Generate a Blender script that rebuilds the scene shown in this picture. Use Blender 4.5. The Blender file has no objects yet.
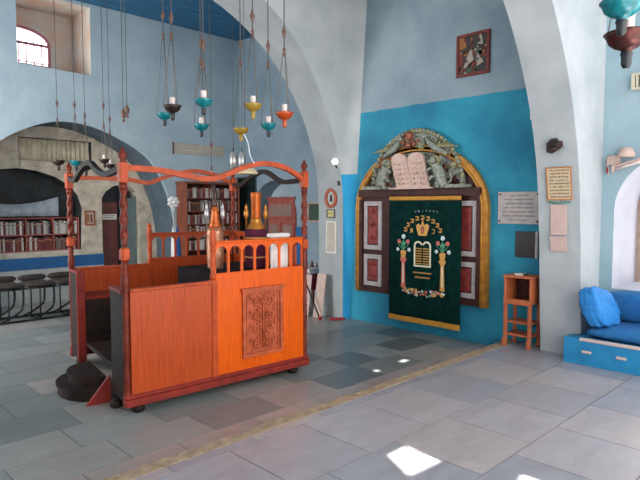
import bpy, math, random
from mathutils import Vector, Matrix
from mathutils.geometry import tessellate_polygon
random.seed(7)
PI = math.pi
COL = bpy.context.scene.collection
sc = bpy.context.scene

# ------------------------------------------------------------------ camera
H = 1.55
THX = math.radians(45.5)
PITCH = math.atan(35/565)
Fh = Vector((math.cos(THX), math.sin(THX), 0)); Rh = Vector((math.sin(THX), -math.cos(THX), 0)); Uh = Vector((0, 0, 1))
FWD = (Fh*math.cos(PITCH) - Uh*math.sin(PITCH)); UPV = (Uh*math.cos(PITCH) + Fh*math.sin(PITCH))
cam = bpy.data.cameras.new('camera'); co = bpy.data.objects.new('camera', cam); COL.objects.link(co)
co.matrix_world = Matrix(((Rh.x, UPV.x, -FWD.x, 0), (Rh.y, UPV.y, -FWD.y, 0), (Rh.z, UPV.z, -FWD.z, H), (0, 0, 0, 1)))
cam.sensor_width = 36; cam.lens = 565/640*36; cam.clip_start = 0.05
sc.camera = co

# ------------------------------------------------------------------ materials
def lin(h):
    h = h.lstrip('#'); c = [int(h[i:i+2], 16)/255 for i in (0, 2, 4)]
    return tuple((x/12.92 if x <= .04045 else ((x+.055)/1.055)**2.4) for x in c) + (1,)
MATS = {}
def mat(name, col, rough=.6, col2=None, scale=6, bump=0, bscale=40, metal=0, stretch=(1, 1, 1), spec=.5, split=None, emit=None, detail=4, contrast=(.35, .65), trans=0):
    if name in MATS: return MATS[name]
    m = bpy.data.materials.new(name); m.use_nodes = True; nt = m.node_tree; N = nt.nodes; L = nt.links
    b = N['Principled BSDF']; b.inputs['Roughness'].default_value = rough; b.inputs['Metallic'].default_value = metal
    b.inputs['Specular IOR Level'].default_value = spec
    b.inputs['Base Color'].default_value = lin(col)
    if trans: b.inputs['Transmission Weight'].default_value = trans
    tc = N.new('ShaderNodeTexCoord'); mp = N.new('ShaderNodeMapping'); mp.inputs['Scale'].default_value = stretch
    L.new(tc.outputs['Object'], mp.inputs['Vector'])
    def mix(c1, c2):
        no = N.new('ShaderNodeTexNoise'); no.inputs['Scale'].default_value = scale; no.inputs['Detail'].default_value = detail
        no.inputs['Roughness'].default_value = .6
        L.new(mp.outputs[0], no.inputs['Vector'])
        mr = N.new('ShaderNodeMapRange'); mr.inputs[1].default_value = contrast[0]; mr.inputs[2].default_value = contrast[1]
        L.new(no.outputs['Fac'], mr.inputs[0])
        mx = N.new('ShaderNodeMix'); mx.data_type = 'RGBA'; L.new(mr.outputs[0], mx.inputs['Factor'])
        mx.inputs['A'].default_value = lin(c1); mx.inputs['B'].default_value = lin(c2)
        return mx.outputs['Result']
    out = None
    if col2: out = mix(col, col2)
    if split:                       # a painted dado: (height, colour, colour2) in the wall's own coordinates
        z, c1, c2 = split
        low = mix(c1, c2)
        sx = N.new('ShaderNodeSeparateXYZ'); L.new(tc.outputs['Object'], sx.inputs[0])
        wn = N.new('ShaderNodeTexNoise'); wn.inputs['Scale'].default_value = 5; L.new(tc.outputs['Object'], wn.inputs['Vector'])
        ma = N.new('ShaderNodeMath'); ma.operation = 'MULTIPLY_ADD'; ma.inputs[1].default_value = .03; L.new(wn.outputs['Fac'], ma.inputs[0]); L.new(sx.outputs['Z'], ma.inputs[2])
        lt = N.new('ShaderNodeMath'); lt.operation = 'LESS_THAN'; L.new(ma.outputs[0], lt.inputs[0]); lt.inputs[1].default_value = z+.015
        mx = N.new('ShaderNodeMix'); mx.data_type = 'RGBA'; L.new(lt.outputs[0], mx.inputs['Factor'])
        if out is not None: L.new(out, mx.inputs['A'])
        else: mx.inputs['A'].default_value = lin(col)
        L.new(low, mx.inputs['B']); out = mx.outputs['Result']
    if out is not None: L.new(out, b.inputs['Base Color'])
    if bump:
        n2 = N.new('ShaderNodeTexNoise'); n2.inputs['Scale'].default_value = bscale; n2.inputs['Detail'].default_value = 5
        L.new(mp.outputs[0], n2.inputs['Vector'])
        bp = N.new('ShaderNodeBump'); bp.inputs['Strength'].default_value = bump; bp.inputs['Distance'].default_value = .02
        L.new(n2.outputs['Fac'], bp.inputs['Height']); L.new(bp.outputs[0], b.inputs['Normal'])
    if emit:
        b.inputs['Emission Color'].default_value = lin(emit[0]); b.inputs['Emission Strength'].default_value = emit[1]
    MATS[name] = m; return m

def M(n): return MATS[n]
mat('plaster_blue', '#aebfc8', .8, '#9aafbb', 1.6, .35, 9)
mat('plaster_white', '#c9d1d6', .8, '#b4bfc7', 1.8, .35, 9)
mat('plaster_side', '#8d9fab', .8, '#798d9b', 1.4, .35, 9)
mat('plaster_soffit', '#a4a9ab', .8, '#92999d', 2, .35, 9)
mat('plaster_pier', '#b0b6b9', .8, '#9fa6aa', 2.2, .4, 8)
mat('plaster_right', '#9ab1bb', .75, '#88a3af', 1.6, .35, 9)
mat('ark_wall', '#93a4ae', .8, '#7d919d', 1.5, .35, 8, split=(2.85, '#2c97b2', '#1a7595'))
mat('spandrel', '#c9cdce', .8, '#b3babd', 1.5, .35, 9, split=(1.99, '#2aa6dc', '#249bd0'))
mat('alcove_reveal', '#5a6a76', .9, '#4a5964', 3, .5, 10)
mat('window_reveal', '#c4bfb8', .9, '#c8a288', 3, .4, 10, contrast=(.4, .7))
mat('white_reveal', '#b4b6c2', .7, '#a6a9b8', 2)
mat('planks', '#2a6a90', .7, '#21597c', 5, .2, 30, stretch=(.2, 3, 3))
mat('wood_orange', '#e0600c', .30, '#b84204', 22, .12, 30, stretch=(5, 5, .22), contrast=(.3, .75))
mat('wood_red', '#b84d22', .32, '#8e3414', 20, .12, 30, stretch=(5, 5, .2), contrast=(.3, .75))
mat('wood_post', '#7a301f', .32, '#521d13', 8, .1, 30)
mat('wood_rail', '#b9502a', .4, '#9a3c1c', 10, .1, 30)
mat('wood_base', '#8a2f26', .4, '#6e2420', 10, .1, 30)
mat('wood_dark_and_shaded', '#2c1d18', .55, '#1a110f', 10, .15, 30)  # dark wood; also carries the backlit shade of the platform's side rails
mat('wood_carved', '#bb5c3c', .4, '#96442a', 14, .2, 40)
mat('wood_ark', '#4a2622', .5, '#351b1a', 8, .15, 30)
mat('ark_panel', '#98332e', .55, '#6a2422', 16, .4, 45)
mat('grey_frame', '#b8b0b2', .6, '#9d9597', 10, .1)
mat('gilt', '#c98f3a', .45, '#a8702a', 14, .2, 40, metal=.25)
mat('verdigris', '#a0a59a', .6, '#6a7064', 22, .5, 60)
mat('verdigris_red', '#a85c48', .6, '#6f4a3a', 22, .5, 60)
mat('olive_gilt', '#a8a276', .6, '#77734e', 22, .5, 60)
mat('pink_stone', '#d3b6aa', .6, '#c2a195', 12, .1)
mat('tablet_letter', '#8a6450', .7)
mat('velvet_green', '#07302a', .95, '#052022', 10, .2, 60)
mat('fringe', '#d19a3a', .7, '#b37c28', 60, .5, 90)
mat('gold_thread', '#d8a558', .6, '#b98640', 60, .2, 90)
mat('cream_thread', '#d9d6bc', .7)
mat('pink_thread', '#c8665e', .7)
mat('green_thread', '#4f9a78', .7)
mat('white_thread', '#c9d6d8', .7)
mat('stone', '#d3c8b6', .9, '#a89d8c', 5, .6, 12)
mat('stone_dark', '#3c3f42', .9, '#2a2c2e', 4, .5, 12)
mat('stone_edge', '#ad967c', .85, '#84705a', 14, .6, 30)
mat('mortar', '#5b5d5f', .9)
mat('dado', '#1f5f96', .7, '#1b5386', 4)
mat('dado_pale', '#b9bbb8', .8, '#a3a6a5', 4)
mat('black_metal', '#191b1e', .4, metal=.3)
mat('seat_brown', '#3c302b', .8, '#26221f', 12, .2)
mat('couch_paint', '#1d86ba', .55, '#1979ab', 5, .1)
mat('couch_cloth', '#1d68a2', .85, '#175a92', 18, .4, 40)
mat('cushion_cloth', '#2483cc', .8, '#1b6db2', 14, .4, 35)
mat('pale_trim', '#c7b3ae', .7)
mat('stand_wood', '#bd6a40', .55, '#a45634', 10, .1, 30, stretch=(1, 1, .3))
mat('stand_side', '#b9793f', .6, '#a4663a', 10, .1)
mat('paper', '#d8d3cc', .8, '#cbc5bf', 12)
mat('marble_sign', '#bcb3b0', .6, '#a9a09f', 9)
mat('paper_tan', '#c9b596', .8, '#bba686', 12)
mat('paper_pink', '#ccb2ac', .8, '#c0a7a3', 8)
mat('paper_cream', '#b7b1a3', .8, '#aaa498', 8)
mat('ink', '#5c4c44', .8)
mat('ink_grey', '#5f5b60', .8)
mat('black_board', '#15181c', .4)
mat('teal_glass', '#0c8088', .15, '#075863', 14)
mat('bronze', '#4a3832', .35, '#332826', 10, metal=.5)
mat('red_bronze', '#5e2c28', .28, '#35201f', 14, metal=.5)
mat('yellow_glass', '#a98e38', .2, '#8a7026', 6)
mat('orange_glass', '#c24c16', .2, '#9c380e', 6)
mat('dark_glass', '#171b22', .35)
mat('milk_glass', '#e3d3cf', .25, '#d2bfba', 20)
mat('rope', '#4b4d50', .7)
mat('chain', '#6b6358', .5, metal=.3)
mat('bead_wood', '#6d4f42', .5, '#543c34', 20)
mat('copper_case', '#c49070', .3, '#a8745a', 18, .3, 60, metal=.5)
mat('case_orange', '#c8621a', .3, '#a94f14', 12, metal=.3)
mat('case_gold', '#d08a34', .3, '#b47226', 16, metal=.4)
mat('crimson', '#5f1138', .85, '#4d0d2e', 16, .2)
mat('silver', '#b7b6b4', .3, '#9b9b9c', 12, metal=.6)
mat('white_cloth', '#e6e2e2', .85, '#d8d4d4', 6, .2, 20)
mat('red_cloth', '#9c2430', .85)
mat('desk_cloth', '#241f22', .9, '#1a1618', 8)
mat('case_wood', '#8a4a38', .5, '#6c3a28', 10, .1, 30, stretch=(1, 1, .3))
mat('cabinet_wood', '#a85a4e', .5, '#8c463c', 10, .1, 30, stretch=(1, 1, .3))
mat('cabinet_glass', '#8c726c', .15)
mat('black_cloth', '#15171a', .9)
mat('lamp_cream', '#cfc09c', .5)
mat('cable', '#dfe2e6', .5)
mat('white_plastic', '#dfe0e2', .4)
mat('beige_plastic', '#c2b9a4', .5)
mat('drape', '#23332f', .9, '#161d1e', 8)
mat('blue_cloth', '#23589a', .8)
mat('door_brown', '#6d3730', .55, '#5b2d28', 8, .1)
mat('door_grey', '#6f7f80', .3, '#5f7072', 5)
mat('net_grey', '#a3abb3', .7, '#8a929a', 12, .1)
mat('curtain_cream', '#d8ceb4', .85, '#b9ae92', 9, .2)
mat('pink_iron', '#b06e80', .5)
mat('beige_wood', '#b79c8c', .6, '#a2887a', 8)
mat('painting_dark', '#1b1a1c', .5, '#35302c', 14)
mat('paint_red', '#7c2a20', .6, '#5b1d18', 20)
mat('paint_amber', '#96602a', .6)
mat('paint_cream', '#a89c90', .6)
mat('paint_green', '#3a5240', .6, '#2c3f33', 14)
mat('mirror_cream', '#aab0b0', .3)
mat('amber_wood', '#a8522c', .5, '#8c4020', 12)
mat('sign_yellow', '#b9b27a', .7)
mat('fixture_pink', '#c9b0a6', .6, '#b89d93', 14)
mat('bulb', '#ffffff', .4, emit=('#fff4ec', 2.2))
mat('straw', '#a98f6c', .8, '#8d7555', 20, .3)
mat('glass_bright', '#e9f0f6', .3, emit=('#eef5ff', 1.0))
for i, c in enumerate(['#6b2a2a', '#7d4038', '#2e3a4a', '#b9b4aa', '#4a3428', '#8c8a86', '#3a3f3c', '#c9c6c0', '#5a2226', '#6e6258']):
    mat('book_%d' % i, c, .6)

def tile_mat(name):
    m = bpy.data.materials.new(name); m.use_nodes = True; nt = m.node_tree; N = nt.nodes; L = nt.links; b = N['Principled BSDF']
    at = N.new('ShaderNodeAttribute'); at.attribute_name = 'stone'
    tc = N.new('ShaderNodeTexCoord')
    no = N.new('ShaderNodeTexNoise'); no.inputs['Scale'].default_value = 2.2; no.inputs['Detail'].default_value = 7; no.inputs['Roughness'].default_value = .68; no.inputs['Distortion'].default_value = 1.2
    mp = N.new('ShaderNodeMapping'); mp.inputs['Scale'].default_value = (1, 2.6, 1); mp.inputs['Rotation'].default_value = (0, 0, .5)
    L.new(tc.outputs['Object'], mp.inputs[0]); L.new(mp.outputs[0], no.inputs['Vector'])
    mr = N.new('ShaderNodeMapRange'); mr.inputs[1].default_value = .3; mr.inputs[2].default_value = .7; mr.inputs[3].default_value = .82; mr.inputs[4].default_value = 1.12
    L.new(no.outputs['Fac'], mr.inputs[0])
    vm = N.new('ShaderNodeVectorMath'); vm.operation = 'SCALE'; L.new(at.outputs['Color'], vm.inputs[0]); L.new(mr.outputs[0], vm.inputs['Scale'])
    L.new(vm.outputs[0], b.inputs['Base Color'])
    r = N.new('ShaderNodeMapRange'); r.inputs[3].default_value = .22; r.inputs[4].default_value = .42; L.new(no.outputs['Fac'], r.inputs[0]); L.new(r.outputs[0], b.inputs['Roughness'])
    bp = N.new('ShaderNodeBump'); bp.inputs['Strength'].default_value = .12; bp.inputs['Distance'].default_value = .02; L.new(no.outputs['Fac'], bp.inputs['Height']); L.new(bp.outputs[0], b.inputs['Normal'])
    b.inputs['Specular IOR Level'].default_value = .5
    MATS[name] = m
tile_mat('stone_tiles')

for k_ in MATS:
    if k_.startswith('wood_') or k_ in ('velvet_green', 'black_cloth', 'desk_cloth', 'drape'):
        MATS[k_].node_tree.nodes['Principled BSDF'].inputs['Specular IOR Level'].default_value = .22 if k_.startswith('wood_') else .08
# ------------------------------------------------------------------ mesh builder
def frame(o, ex, ey, ez=(0, 0, 1)):
    o = Vector(o); ex = Vector(ex); ey = Vector(ey); ez = Vector(ez)
    return lambda p: o + ex*p[0] + ey*p[1] + ez*p[2]
ID = lambda p: Vector(p)
class MB:
    def __init__(s, f=ID): s.v = []; s.f = []; s.m = []; s.sm = []; s.F = f; s.mats = []
    def mi(s, m):
        if m not in s.mats: s.mats.append(m)
        return s.mats.index(m)
    def add(s, vs, fs, m, smooth=False, F=None):
        F = F or s.F; b = len(s.v); k = s.mi(m)
        s.v += [F(p) for p in vs]
        for f in fs: s.f.append([b+i for i in f]); s.m.append(k); s.sm.append(smooth)
        return s
    def box(s, a, b, m, F=None, bev=0):
        (x0, y0, z0), (x1, y1, z1) = a, b
        if bev:
            e = bev; pts = []
            # chamfered box: an octagonal section lofted with inset ends
            def ring(z, i): return [(x0+i+e, y0+i, z), (x1-i-e, y0+i, z), (x1-i, y0+i+e, z), (x1-i, y1-i-e, z), (x1-i-e, y1-i, z), (x0+i+e, y1-i, z), (x0+i, y1-i-e, z), (x0+i, y0+i+e, z)]
            for z, i in ((z0, e), (z0+e, 0), (z1-e, 0), (z1, e)): pts += ring(z, i)
            fs = [list(range(7, -1, -1)), list(range(24, 32))]
            for r in range(3):
                for i in range(8): j = (i+1) % 8; fs.append((r*8+i, r*8+j, r*8+8+j, r*8+8+i))
            return s.add(pts, fs, m, F=F)
        vs = [(x0, y0, z0), (x1, y0, z0), (x1, y1, z0), (x0, y1, z0), (x0, y0, z1), (x1, y0, z1), (x1, y1, z1), (x0, y1, z1)]
        return s.add(vs, [(0, 3, 2, 1), (4, 5, 6, 7), (0, 1, 5, 4), (1, 2, 6, 5), (2, 3, 7, 6), (3, 0, 4, 7)], m, F=F)
    def prism(s, outer, d0, d1, m, holes=(), F=None, m_in=None, P=lambda u, w, d: (u, d, w), caps=True):
        loops = [list(outer)] + [list(h) for h in holes]
        flat = [p for l in loops for p in l]; n = len(flat)
        vs = [P(u, w, d0) for u, w in flat] + [P(u, w, d1) for u, w in flat]
        if caps:
            tr = tessellate_polygon([[Vector((u, w, 0)) for u, w in l] for l in loops])
            s.add(vs, [t for t in tr] + [tuple(reversed([i+n for i in t])) for t in tr], m, F=F)
        b = 0
        for li, l in enumerate(loops):
            k = len(l); fs = []
            for i in range(k): j = (i+1) % k; fs.append((b+i, b+j, b+j+n, b+i+n))
            s.add(vs, fs, (m_in or m) if li else m, F=F); b += k
        return s
    def lathe(s, prof, m, c=(0, 0, 0), seg=16, F=None, rf=None, axis='z'):
        vs = []; fs = []
        for r, z in prof:
            for i in range(seg):
                a = 2*PI*i/seg; rr = r*(rf(a, z) if rf else 1)
                p = (rr*math.cos(a), rr*math.sin(a), z)
                if axis == 'x': p = (p[2], p[0], p[1])
                if axis == 'y': p = (p[0], p[2], p[1])
                vs.append((c[0]+p[0], c[1]+p[1], c[2]+p[2]))
        for k in range(len(prof)-1):
            for i in range(seg): j = (i+1) % seg; fs.append((k*seg+i, k*seg+j, k*seg+seg+j, k*seg+seg+i))
        if prof[0][0] > 1e-4: fs.append(tuple(range(seg-1, -1, -1)))
        if prof[-1][0] > 1e-4: fs.append(tuple(range((len(prof)-1)*seg, len(prof)*seg)))
        return s.add(vs, fs, m, True, F)
    def tube(s, path, r, m, seg=8, F=None, closed=False):
        P = [Vector(p) for p in path]; n = len(P); vs = []; fs = []
        for i, p in enumerate(P):
            t = (P[(i+1) % n if closed else min(i+1, n-1)] - P[(i-1) % n if closed else max(i-1, 0)]).normalized()
            a = t.cross(Vector((0, 0, 1)) if abs(t.z) < .95 else Vector((1, 0, 0))).normalized(); b = t.cross(a)
            rr = r[i] if isinstance(r, (list, tuple)) else r
            for k in range(seg): an = 2*PI*k/seg; vs.append(p + a*math.cos(an)*rr + b*math.sin(an)*rr)
        q = n if closed else n-1
        for i in range(q):
            i2 = (i+1) % n
            for k in range(seg): k2 = (k+1) % seg; fs.append((i*seg+k, i*seg+k2, i2*seg+k2, i2*seg+k))
        if not closed: fs += [tuple(range(seg-1, -1, -1)), tuple(range((n-1)*seg, n*seg))]
        return s.add(vs, fs, m, True, F)
    def ball(s, c, r, m, F=None, seg=10):
        rx, ry, rz = r if isinstance(r, (tuple, list)) else (r, r, r); vs = []; fs = []; R = seg//2
        for k in range(R+1):
            t = PI*k/R
            for i in range(seg): a = 2*PI*i/seg; vs.append((c[0]+rx*math.sin(t)*math.cos(a), c[1]+ry*math.sin(t)*math.sin(a), c[2]-rz*math.cos(t)))
        for k in range(R):
            for i in range(seg): j = (i+1) % seg; fs.append((k*seg+i, k*seg+j, k*seg+seg+j, k*seg+seg+i))
        return s.add(vs, fs, m, True, F)
    def build(s, name, parent=None, loc=None):
        me = bpy.data.meshes.new(name)
        me.from_pydata([tuple(v) for v in s.v], [], s.f)
        for k in s.mats: me.materials.append(M(k))
        for p, k, sm in zip(me.polygons, s.m, s.sm): p.material_index = k; p.use_smooth = sm
        me.validate(clean_customdata=False); me.update()
        import bmesh
        bm = bmesh.new(); bm.from_mesh(me); bmesh.ops.remove_doubles(bm, verts=bm.verts, dist=1e-5); bmesh.ops.recalc_face_normals(bm, faces=bm.faces); bm.to_mesh(me); bm.free()
        o = bpy.data.objects.new(name, me); COL.objects.link(o)
        if parent: o.parent = parent
        if loc is not None: o.location = loc
        return o
def thing(name, label, cat, loc=(0, 0, 0), group=None, rz=0):
    o = bpy.data.objects.new(name, None); COL.objects.link(o); o.location = loc; o.rotation_euler = (0, 0, rz); o.empty_display_size = .1
    o['label'] = label; o['category'] = cat
    if group: o['group'] = group
    return o
def tag(o, label, cat, group=None):
    o['label'] = label; o['category'] = cat
    if group: o['group'] = group
    return o
def struct(o): o['kind'] = 'structure'; return o
def arc(cx, cy, rx, ry, a0, a1, n): return [(cx+rx*math.cos(math.radians(a0+(a1-a0)*i/n)), cy+ry*math.sin(math.radians(a0+(a1-a0)*i/n))) for i in range(n+1)]
def smooth(pts, n=6):
    out = []
    for i in range(len(pts)-1):
        p0 = pts[max(i-1, 0)]; p1 = pts[i]; p2 = pts[i+1]; p3 = pts[min(i+2, len(pts)-1)]
        for k in range(n):
            t = k/n
            out.append(tuple(.5*((2*b)+(-a+c)*t+(2*a-5*b+4*c-d)*t*t+(-a+3*b-3*c+d)*t**3) for a, b, c, d in zip(p0, p1, p2, p3)))
    out.append(tuple(pts[-1])); return out
def rect(u0, w0, u1, w1): return [(u0, w0), (u1, w0), (u1, w1), (u0, w1)]
def text_mesh(mb, body, size, m, F, d0, d1, cx, cz, width=None):
    c = bpy.data.curves.new('t', 'FONT'); c.body = body; c.size = size; c.align_x = 'CENTER'; c.align_y = 'CENTER'; c.resolution_u = 2
    o = bpy.data.objects.new('t', c); COL.objects.link(o); bpy.context.view_layer.update()
    me = bpy.data.meshes.new_from_object(o.evaluated_get(bpy.context.evaluated_depsgraph_get()))
    w = max([v.co.x for v in me.vertices] or [1]) - min([v.co.x for v in me.vertices] or [0]); k = min(1, width/w) if width and w else 1
    vs = [(cx+v.co.x*k, d1, cz+v.co.y*k) for v in me.vertices]
    mb.add(vs, [tuple(p.vertices) for p in me.polygons], m, F=F)
    bpy.data.objects.remove(o); bpy.data.meshes.remove(me)
PXW = lambda u, w, d: (d, u, w)     # prism in a Y-Z plane, extruded along X

LOW = -.12
# ------------------------------------------------------------------ floors
def tiles(name, rows, zt, clipx=(-1, 7.3), tone=None, gap=.004):
    mb = MB(); cols = []
    mb.box((clipx[0], rows[0][0], zt-.1), (clipx[1], rows[-1][1], zt-.004), 'mortar'); nf = 6; cols += [(1, 1, 1, 1)]*6
    for y0, y1, xs in rows:
        for a, b in zip(xs[:-1], xs[1:]):
            if b <= clipx[0] or a >= clipx[1]: continue
            a2, b2 = max(a, clipx[0]), min(b, clipx[1])
            mb.box((a2+gap, y0+gap, zt-.02), (b2-gap, y1-gap, zt), 'stone_tiles'); cols += [tone((a2+b2)/2, (y0+y1)/2)]*6
    me = bpy.data.meshes.new(name); me.from_pydata([tuple(v) for v in mb.v], [], mb.f)
    for k in mb.mats: me.materials.append(M(k))
    for p, k in zip(me.polygons, mb.m): p.material_index = k
    at = me.color_attributes.new('stone', 'FLOAT_COLOR', 'CORNER')
    for p, c in zip(me.polygons, cols):
        for li in p.loop_indices: at.data[li].color = c
    o = bpy.data.objects.new(name, me); COL.objects.link(o); return struct(o)
def tone_up(x, y):
    r = random.Random(int(x*97)+int(y*131)*7).random()
    base = ('#98949a', '#a09a9e', '#908f96', '#a39b9c', '#94939a')[int(r*5)]
    return lin(base)
DARK = [(4.5, 4.05), (5.45, 4.1), (4.2, 3.65), (5.0, 3.65), (6.0, 4.5), (3.9, 4.5)]
def tone_lo(x, y):
    for dx, dy in DARK:
        if abs(x-dx) < .3 and abs(y-dy) < .2: return lin('#5a6468')
    r = random.Random(int(x*91)+int(y*137)*5).random()
    if y < 3.5: return lin(('#98908c', '#8f8988', '#a09690')[int(r*3)])
    return lin(('#828786', '#8b8f8d', '#7c8281', '#918f8c', '#767c7c')[int(r*5)])
rows = []
y = 3.0; k = 0
ys = [2.97, 2.88, 2.24, 1.60, .96, .32, -.32, -.96, -1.6]
for a, b in zip(ys[:-1], ys[1:]):
    off = (2.65 if k % 2 == 1 else 2.57+.0) - .62*8 + (.0 if k % 2 else .31)
    rows.append((b, a, [off+.62*i for i in range(20)])); k += 1
rows.reverse()
tiles('floor', rows, 0, tone=tone_up)
ys = [3.08, 3.47, 3.87, 4.3, 4.75, 5.2, 5.65, 6.1, 6.6, 7.1, 7.6, 8.1, 8.6, 9.1, 9.6, 10.4]
rows = []
for i, (a, b) in enumerate(zip(ys[:-1], ys[1:])):
    if abs(a-3.87) < .01: xs = [-1, -.4, .3, .9, 1.5, 2.15, 2.85, 3.5, 4.27, 4.72, 5.14, 5.8, 6.5, 7.3]
    else: xs = [-1.3+(.33 if i % 2 else 0)+.66*j for j in range(15)]
    rows.append((a, b, xs))
tiles('floor', rows, LOW, tone=tone_lo)
# stone nosing along the step
mb = MB(); n = 60; top = []
rr = random.Random(3)
ed = [3.085 + rr.uniform(-.012, .008) - (.03 if 26 < i < 29 else 0) for i in range(n+1)]
for i in range(n):
    x0, x1 = -1+7.1*i/n, -1+7.1*(i+1)/n
    for vs in [[(x0, 2.965, -.119), (x1, 2.965, -.119), (x1, ed[i+1], -.119), (x0, ed[i], -.119), (x0, 2.965, .003), (x1, 2.965, .003), (x1, ed[i+1]-.01, .002), (x0, ed[i]-.01, .002)]]:
        mb.add(vs, [(0, 3, 2, 1), (4, 5, 6, 7), (0, 1, 5, 4), (2, 3, 7, 6)], 'stone_edge')
o = struct(mb.build('trim_1'))

# ------------------------------------------------------------------ walls
WX = lambda: None
# ark wall, plane x = 6.1
mb = MB(); mb.box((6.1, 2.3, LOW-.1), (6.4, 5.9, 5.05), 'ark_wall'); struct(mb.build('wall_ark'))
# arch on the left of the ark bay: solid from y 5.62 to 6.1 with a round opening
op = [(.45, LOW-.1), (5.97, LOW-.1), (5.97, 1.5)] + arc(3.21, 1.5, 2.76, 2.76, 0, 180, 40)[1:]
outer = [(-1, LOW-.1), (.45, LOW-.1)] + list(reversed(op[2:])) + [(5.97, LOW-.1), (6.1, LOW-.1), (6.1, 5.05), (-1, 5.05)]
mb = MB()
holes = []
# front face leans slightly into the bay above 3 m
def lean(d, w): return d - (max(0, w-2.9)/1.5*.26 if d < 5.8 else 0)
mb.prism(outer, 5.6, 6.1, 'spandrel', P=lambda u, w, d: (u, lean(d, w), w))
for i in range(len(mb.f)):   # inner ring of the opening gets the soffit paint
    pass
o = mb.build('wall_arch')
o.data.materials.append(M('plaster_soffit'))
for p in o.data.polygons:
    if abs(p.normal.y) < .6 and p.center.x < 6.05 and p.center.x > -.9 and p.center.z < 4.9: p.material_index = 1
struct(o)
# right arch and its pier, y 2.18 .. 2.6
prof = [(5.87, 0), (5.82, .5), (5.77, 1.2)] + [(2.42+3.33*math.cos(a), 1.2+3.33*math.sin(a)) for a in [math.radians(3*i) for i in range(1, 31)]]
prof2 = [(2.42-(x-2.42)*1.0, z) for x, z in reversed(prof)]
outer = [(x, z-(.1 if z == 0 else 0)) for x, z in prof] + prof2[1:-1] + [(-1.03, -.1), (-1.4, -.1), (-1.4, 5.05), (6.35, 5.05), (6.35, -.1)]
mb = MB(); mb.prism(outer, 2.18, 2.6, 'plaster_pier'); struct(mb.build('wall_pier'))
# right wall, x = 6.3, arched window opening
hole = [(1.0, .68), (2.0+.05, .68), (2.05, 1.5)] + arc(1.5, 1.5, .55, .55, 0, 180, 16)[1:-1] + [(.95, 1.5), (.95, .68)]
hole = [(2.05, .68)] + arc(1.5, 1.5, .55, .55, 0, 180, 18) + [(.95, .68)]
mb = MB(); mb.prism(rect(-1.0, -.1, 2.18, 5.05), 6.3, 7.15, 'plaster_right', holes=[hole], m_in='white_reveal', P=PXW); struct(mb.build('wall_right'))
# left bay: side wall x = 6.95 with an arched niche
nh = [(8.85, .7)] + arc(8.27, 1.45, .58, .56, 0, 180, 18) + [(7.69, .7)]
nh = [(8.98, LOW)] + arc(8.33, 1.35, .65, .66, 0, 180, 18) + [(7.68, LOW)]
mb = MB(); mb.prism([(6.1, LOW-.1), (7.68, LOW-.1), (7.68, LOW)] + list(reversed(nh[1:-1])) + [(8.98, LOW), (8.98, LOW-.1), (9.4, LOW-.1), (9.4, 5.05), (6.1, 5.05)], 6.95, 7.35, 'plaster_side', P=PXW)
mb.box((7.33, 7.6, LOW-.1), (7.4, 9.1, 2.3), 'plaster_blue'); struct(mb.build('wall_side'))
mb = MB(); mb.box((6.1, 6.02, LOW-.1), (6.97, 6.1, 5.05), 'plaster_side'); struct(mb.build('wall_return'))
# back wall y = 9.4 with arch opening and window opening
A = [(1.7, LOW-.1), (1.75, .9), (1.95, 1.75), (2.45, 2.42), (3.05, 2.78), (3.6, 2.89), (4.24, 2.76), (4.97, 2.35), (5.35, 1.64), (5.5, .9), (5.52, LOW-.1)]
A2 = smooth(A[1:-1], 5)
big = [(1.7, LOW-.1)] + A2 + [(5.52, LOW-.1)]
outer = [(-1, LOW-.1)] + big + [(7.35, LOW-.1), (7.35, 5.05), (-1, 5.05)]
win = [(2.83, 3.7), (3.94, 3.68), (3.95, 4.78), (2.83, 4.78)]
mb = MB(); mb.prism(outer, 9.4, 9.46, 'plaster_blue', holes=[win], m_in='window_reveal')
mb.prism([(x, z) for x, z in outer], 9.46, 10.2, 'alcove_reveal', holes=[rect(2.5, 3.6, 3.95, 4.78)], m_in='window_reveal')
struct(mb.build('wall_back'))
# inner stone wall of the alcove, y = 10.2, with shelf niche, doorway and high niche
shelf = [(2.25, .76)] + [(4.02, .76), (4.05, 1.5), (3.98, 1.72), (3.87, 1.88), (3.6, 2.04), (3.3, 2.13), (3.0, 2.16), (2.7, 2.12), (2.4, 1.98), (2.25, 1.75)]
door = [(4.42, LOW-.1), (4.42, 1.68), (4.5, 1.8), (4.64, 1.9), (4.8, 1.94), (4.96, 1.9), (5.1, 1.8), (5.15, 1.68), (5.15, LOW-.1)]
hi = rect(3.04, 2.3, 4.25, 2.68)
outer = [(1.0, LOW-.1), (4.42, LOW-.1)] + door[1:-1] + [(5.15, LOW-.1), (6.2, LOW-.1), (6.2, 3.45), (1.0, 3.45)]
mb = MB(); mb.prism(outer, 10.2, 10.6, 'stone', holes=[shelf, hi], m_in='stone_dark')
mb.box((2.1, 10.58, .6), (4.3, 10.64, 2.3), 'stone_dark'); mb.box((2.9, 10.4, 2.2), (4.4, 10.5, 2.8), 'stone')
struct(mb.build('wall_alcove'))
# upper window back wall
wa = [(2.6, 3.86), (3.6, 3.86), (3.6, 4.24)] + arc(3.1, 4.24, .5, .26, 0, 180, 14)[1:-1] + [(2.6, 4.24)]
mb = MB(); mb.prism(rect(2.3, 3.45, 4.2, 5.05), 10.2, 10.3, 'window_reveal', holes=[wa]); struct(mb.build('wall_window'))
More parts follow.
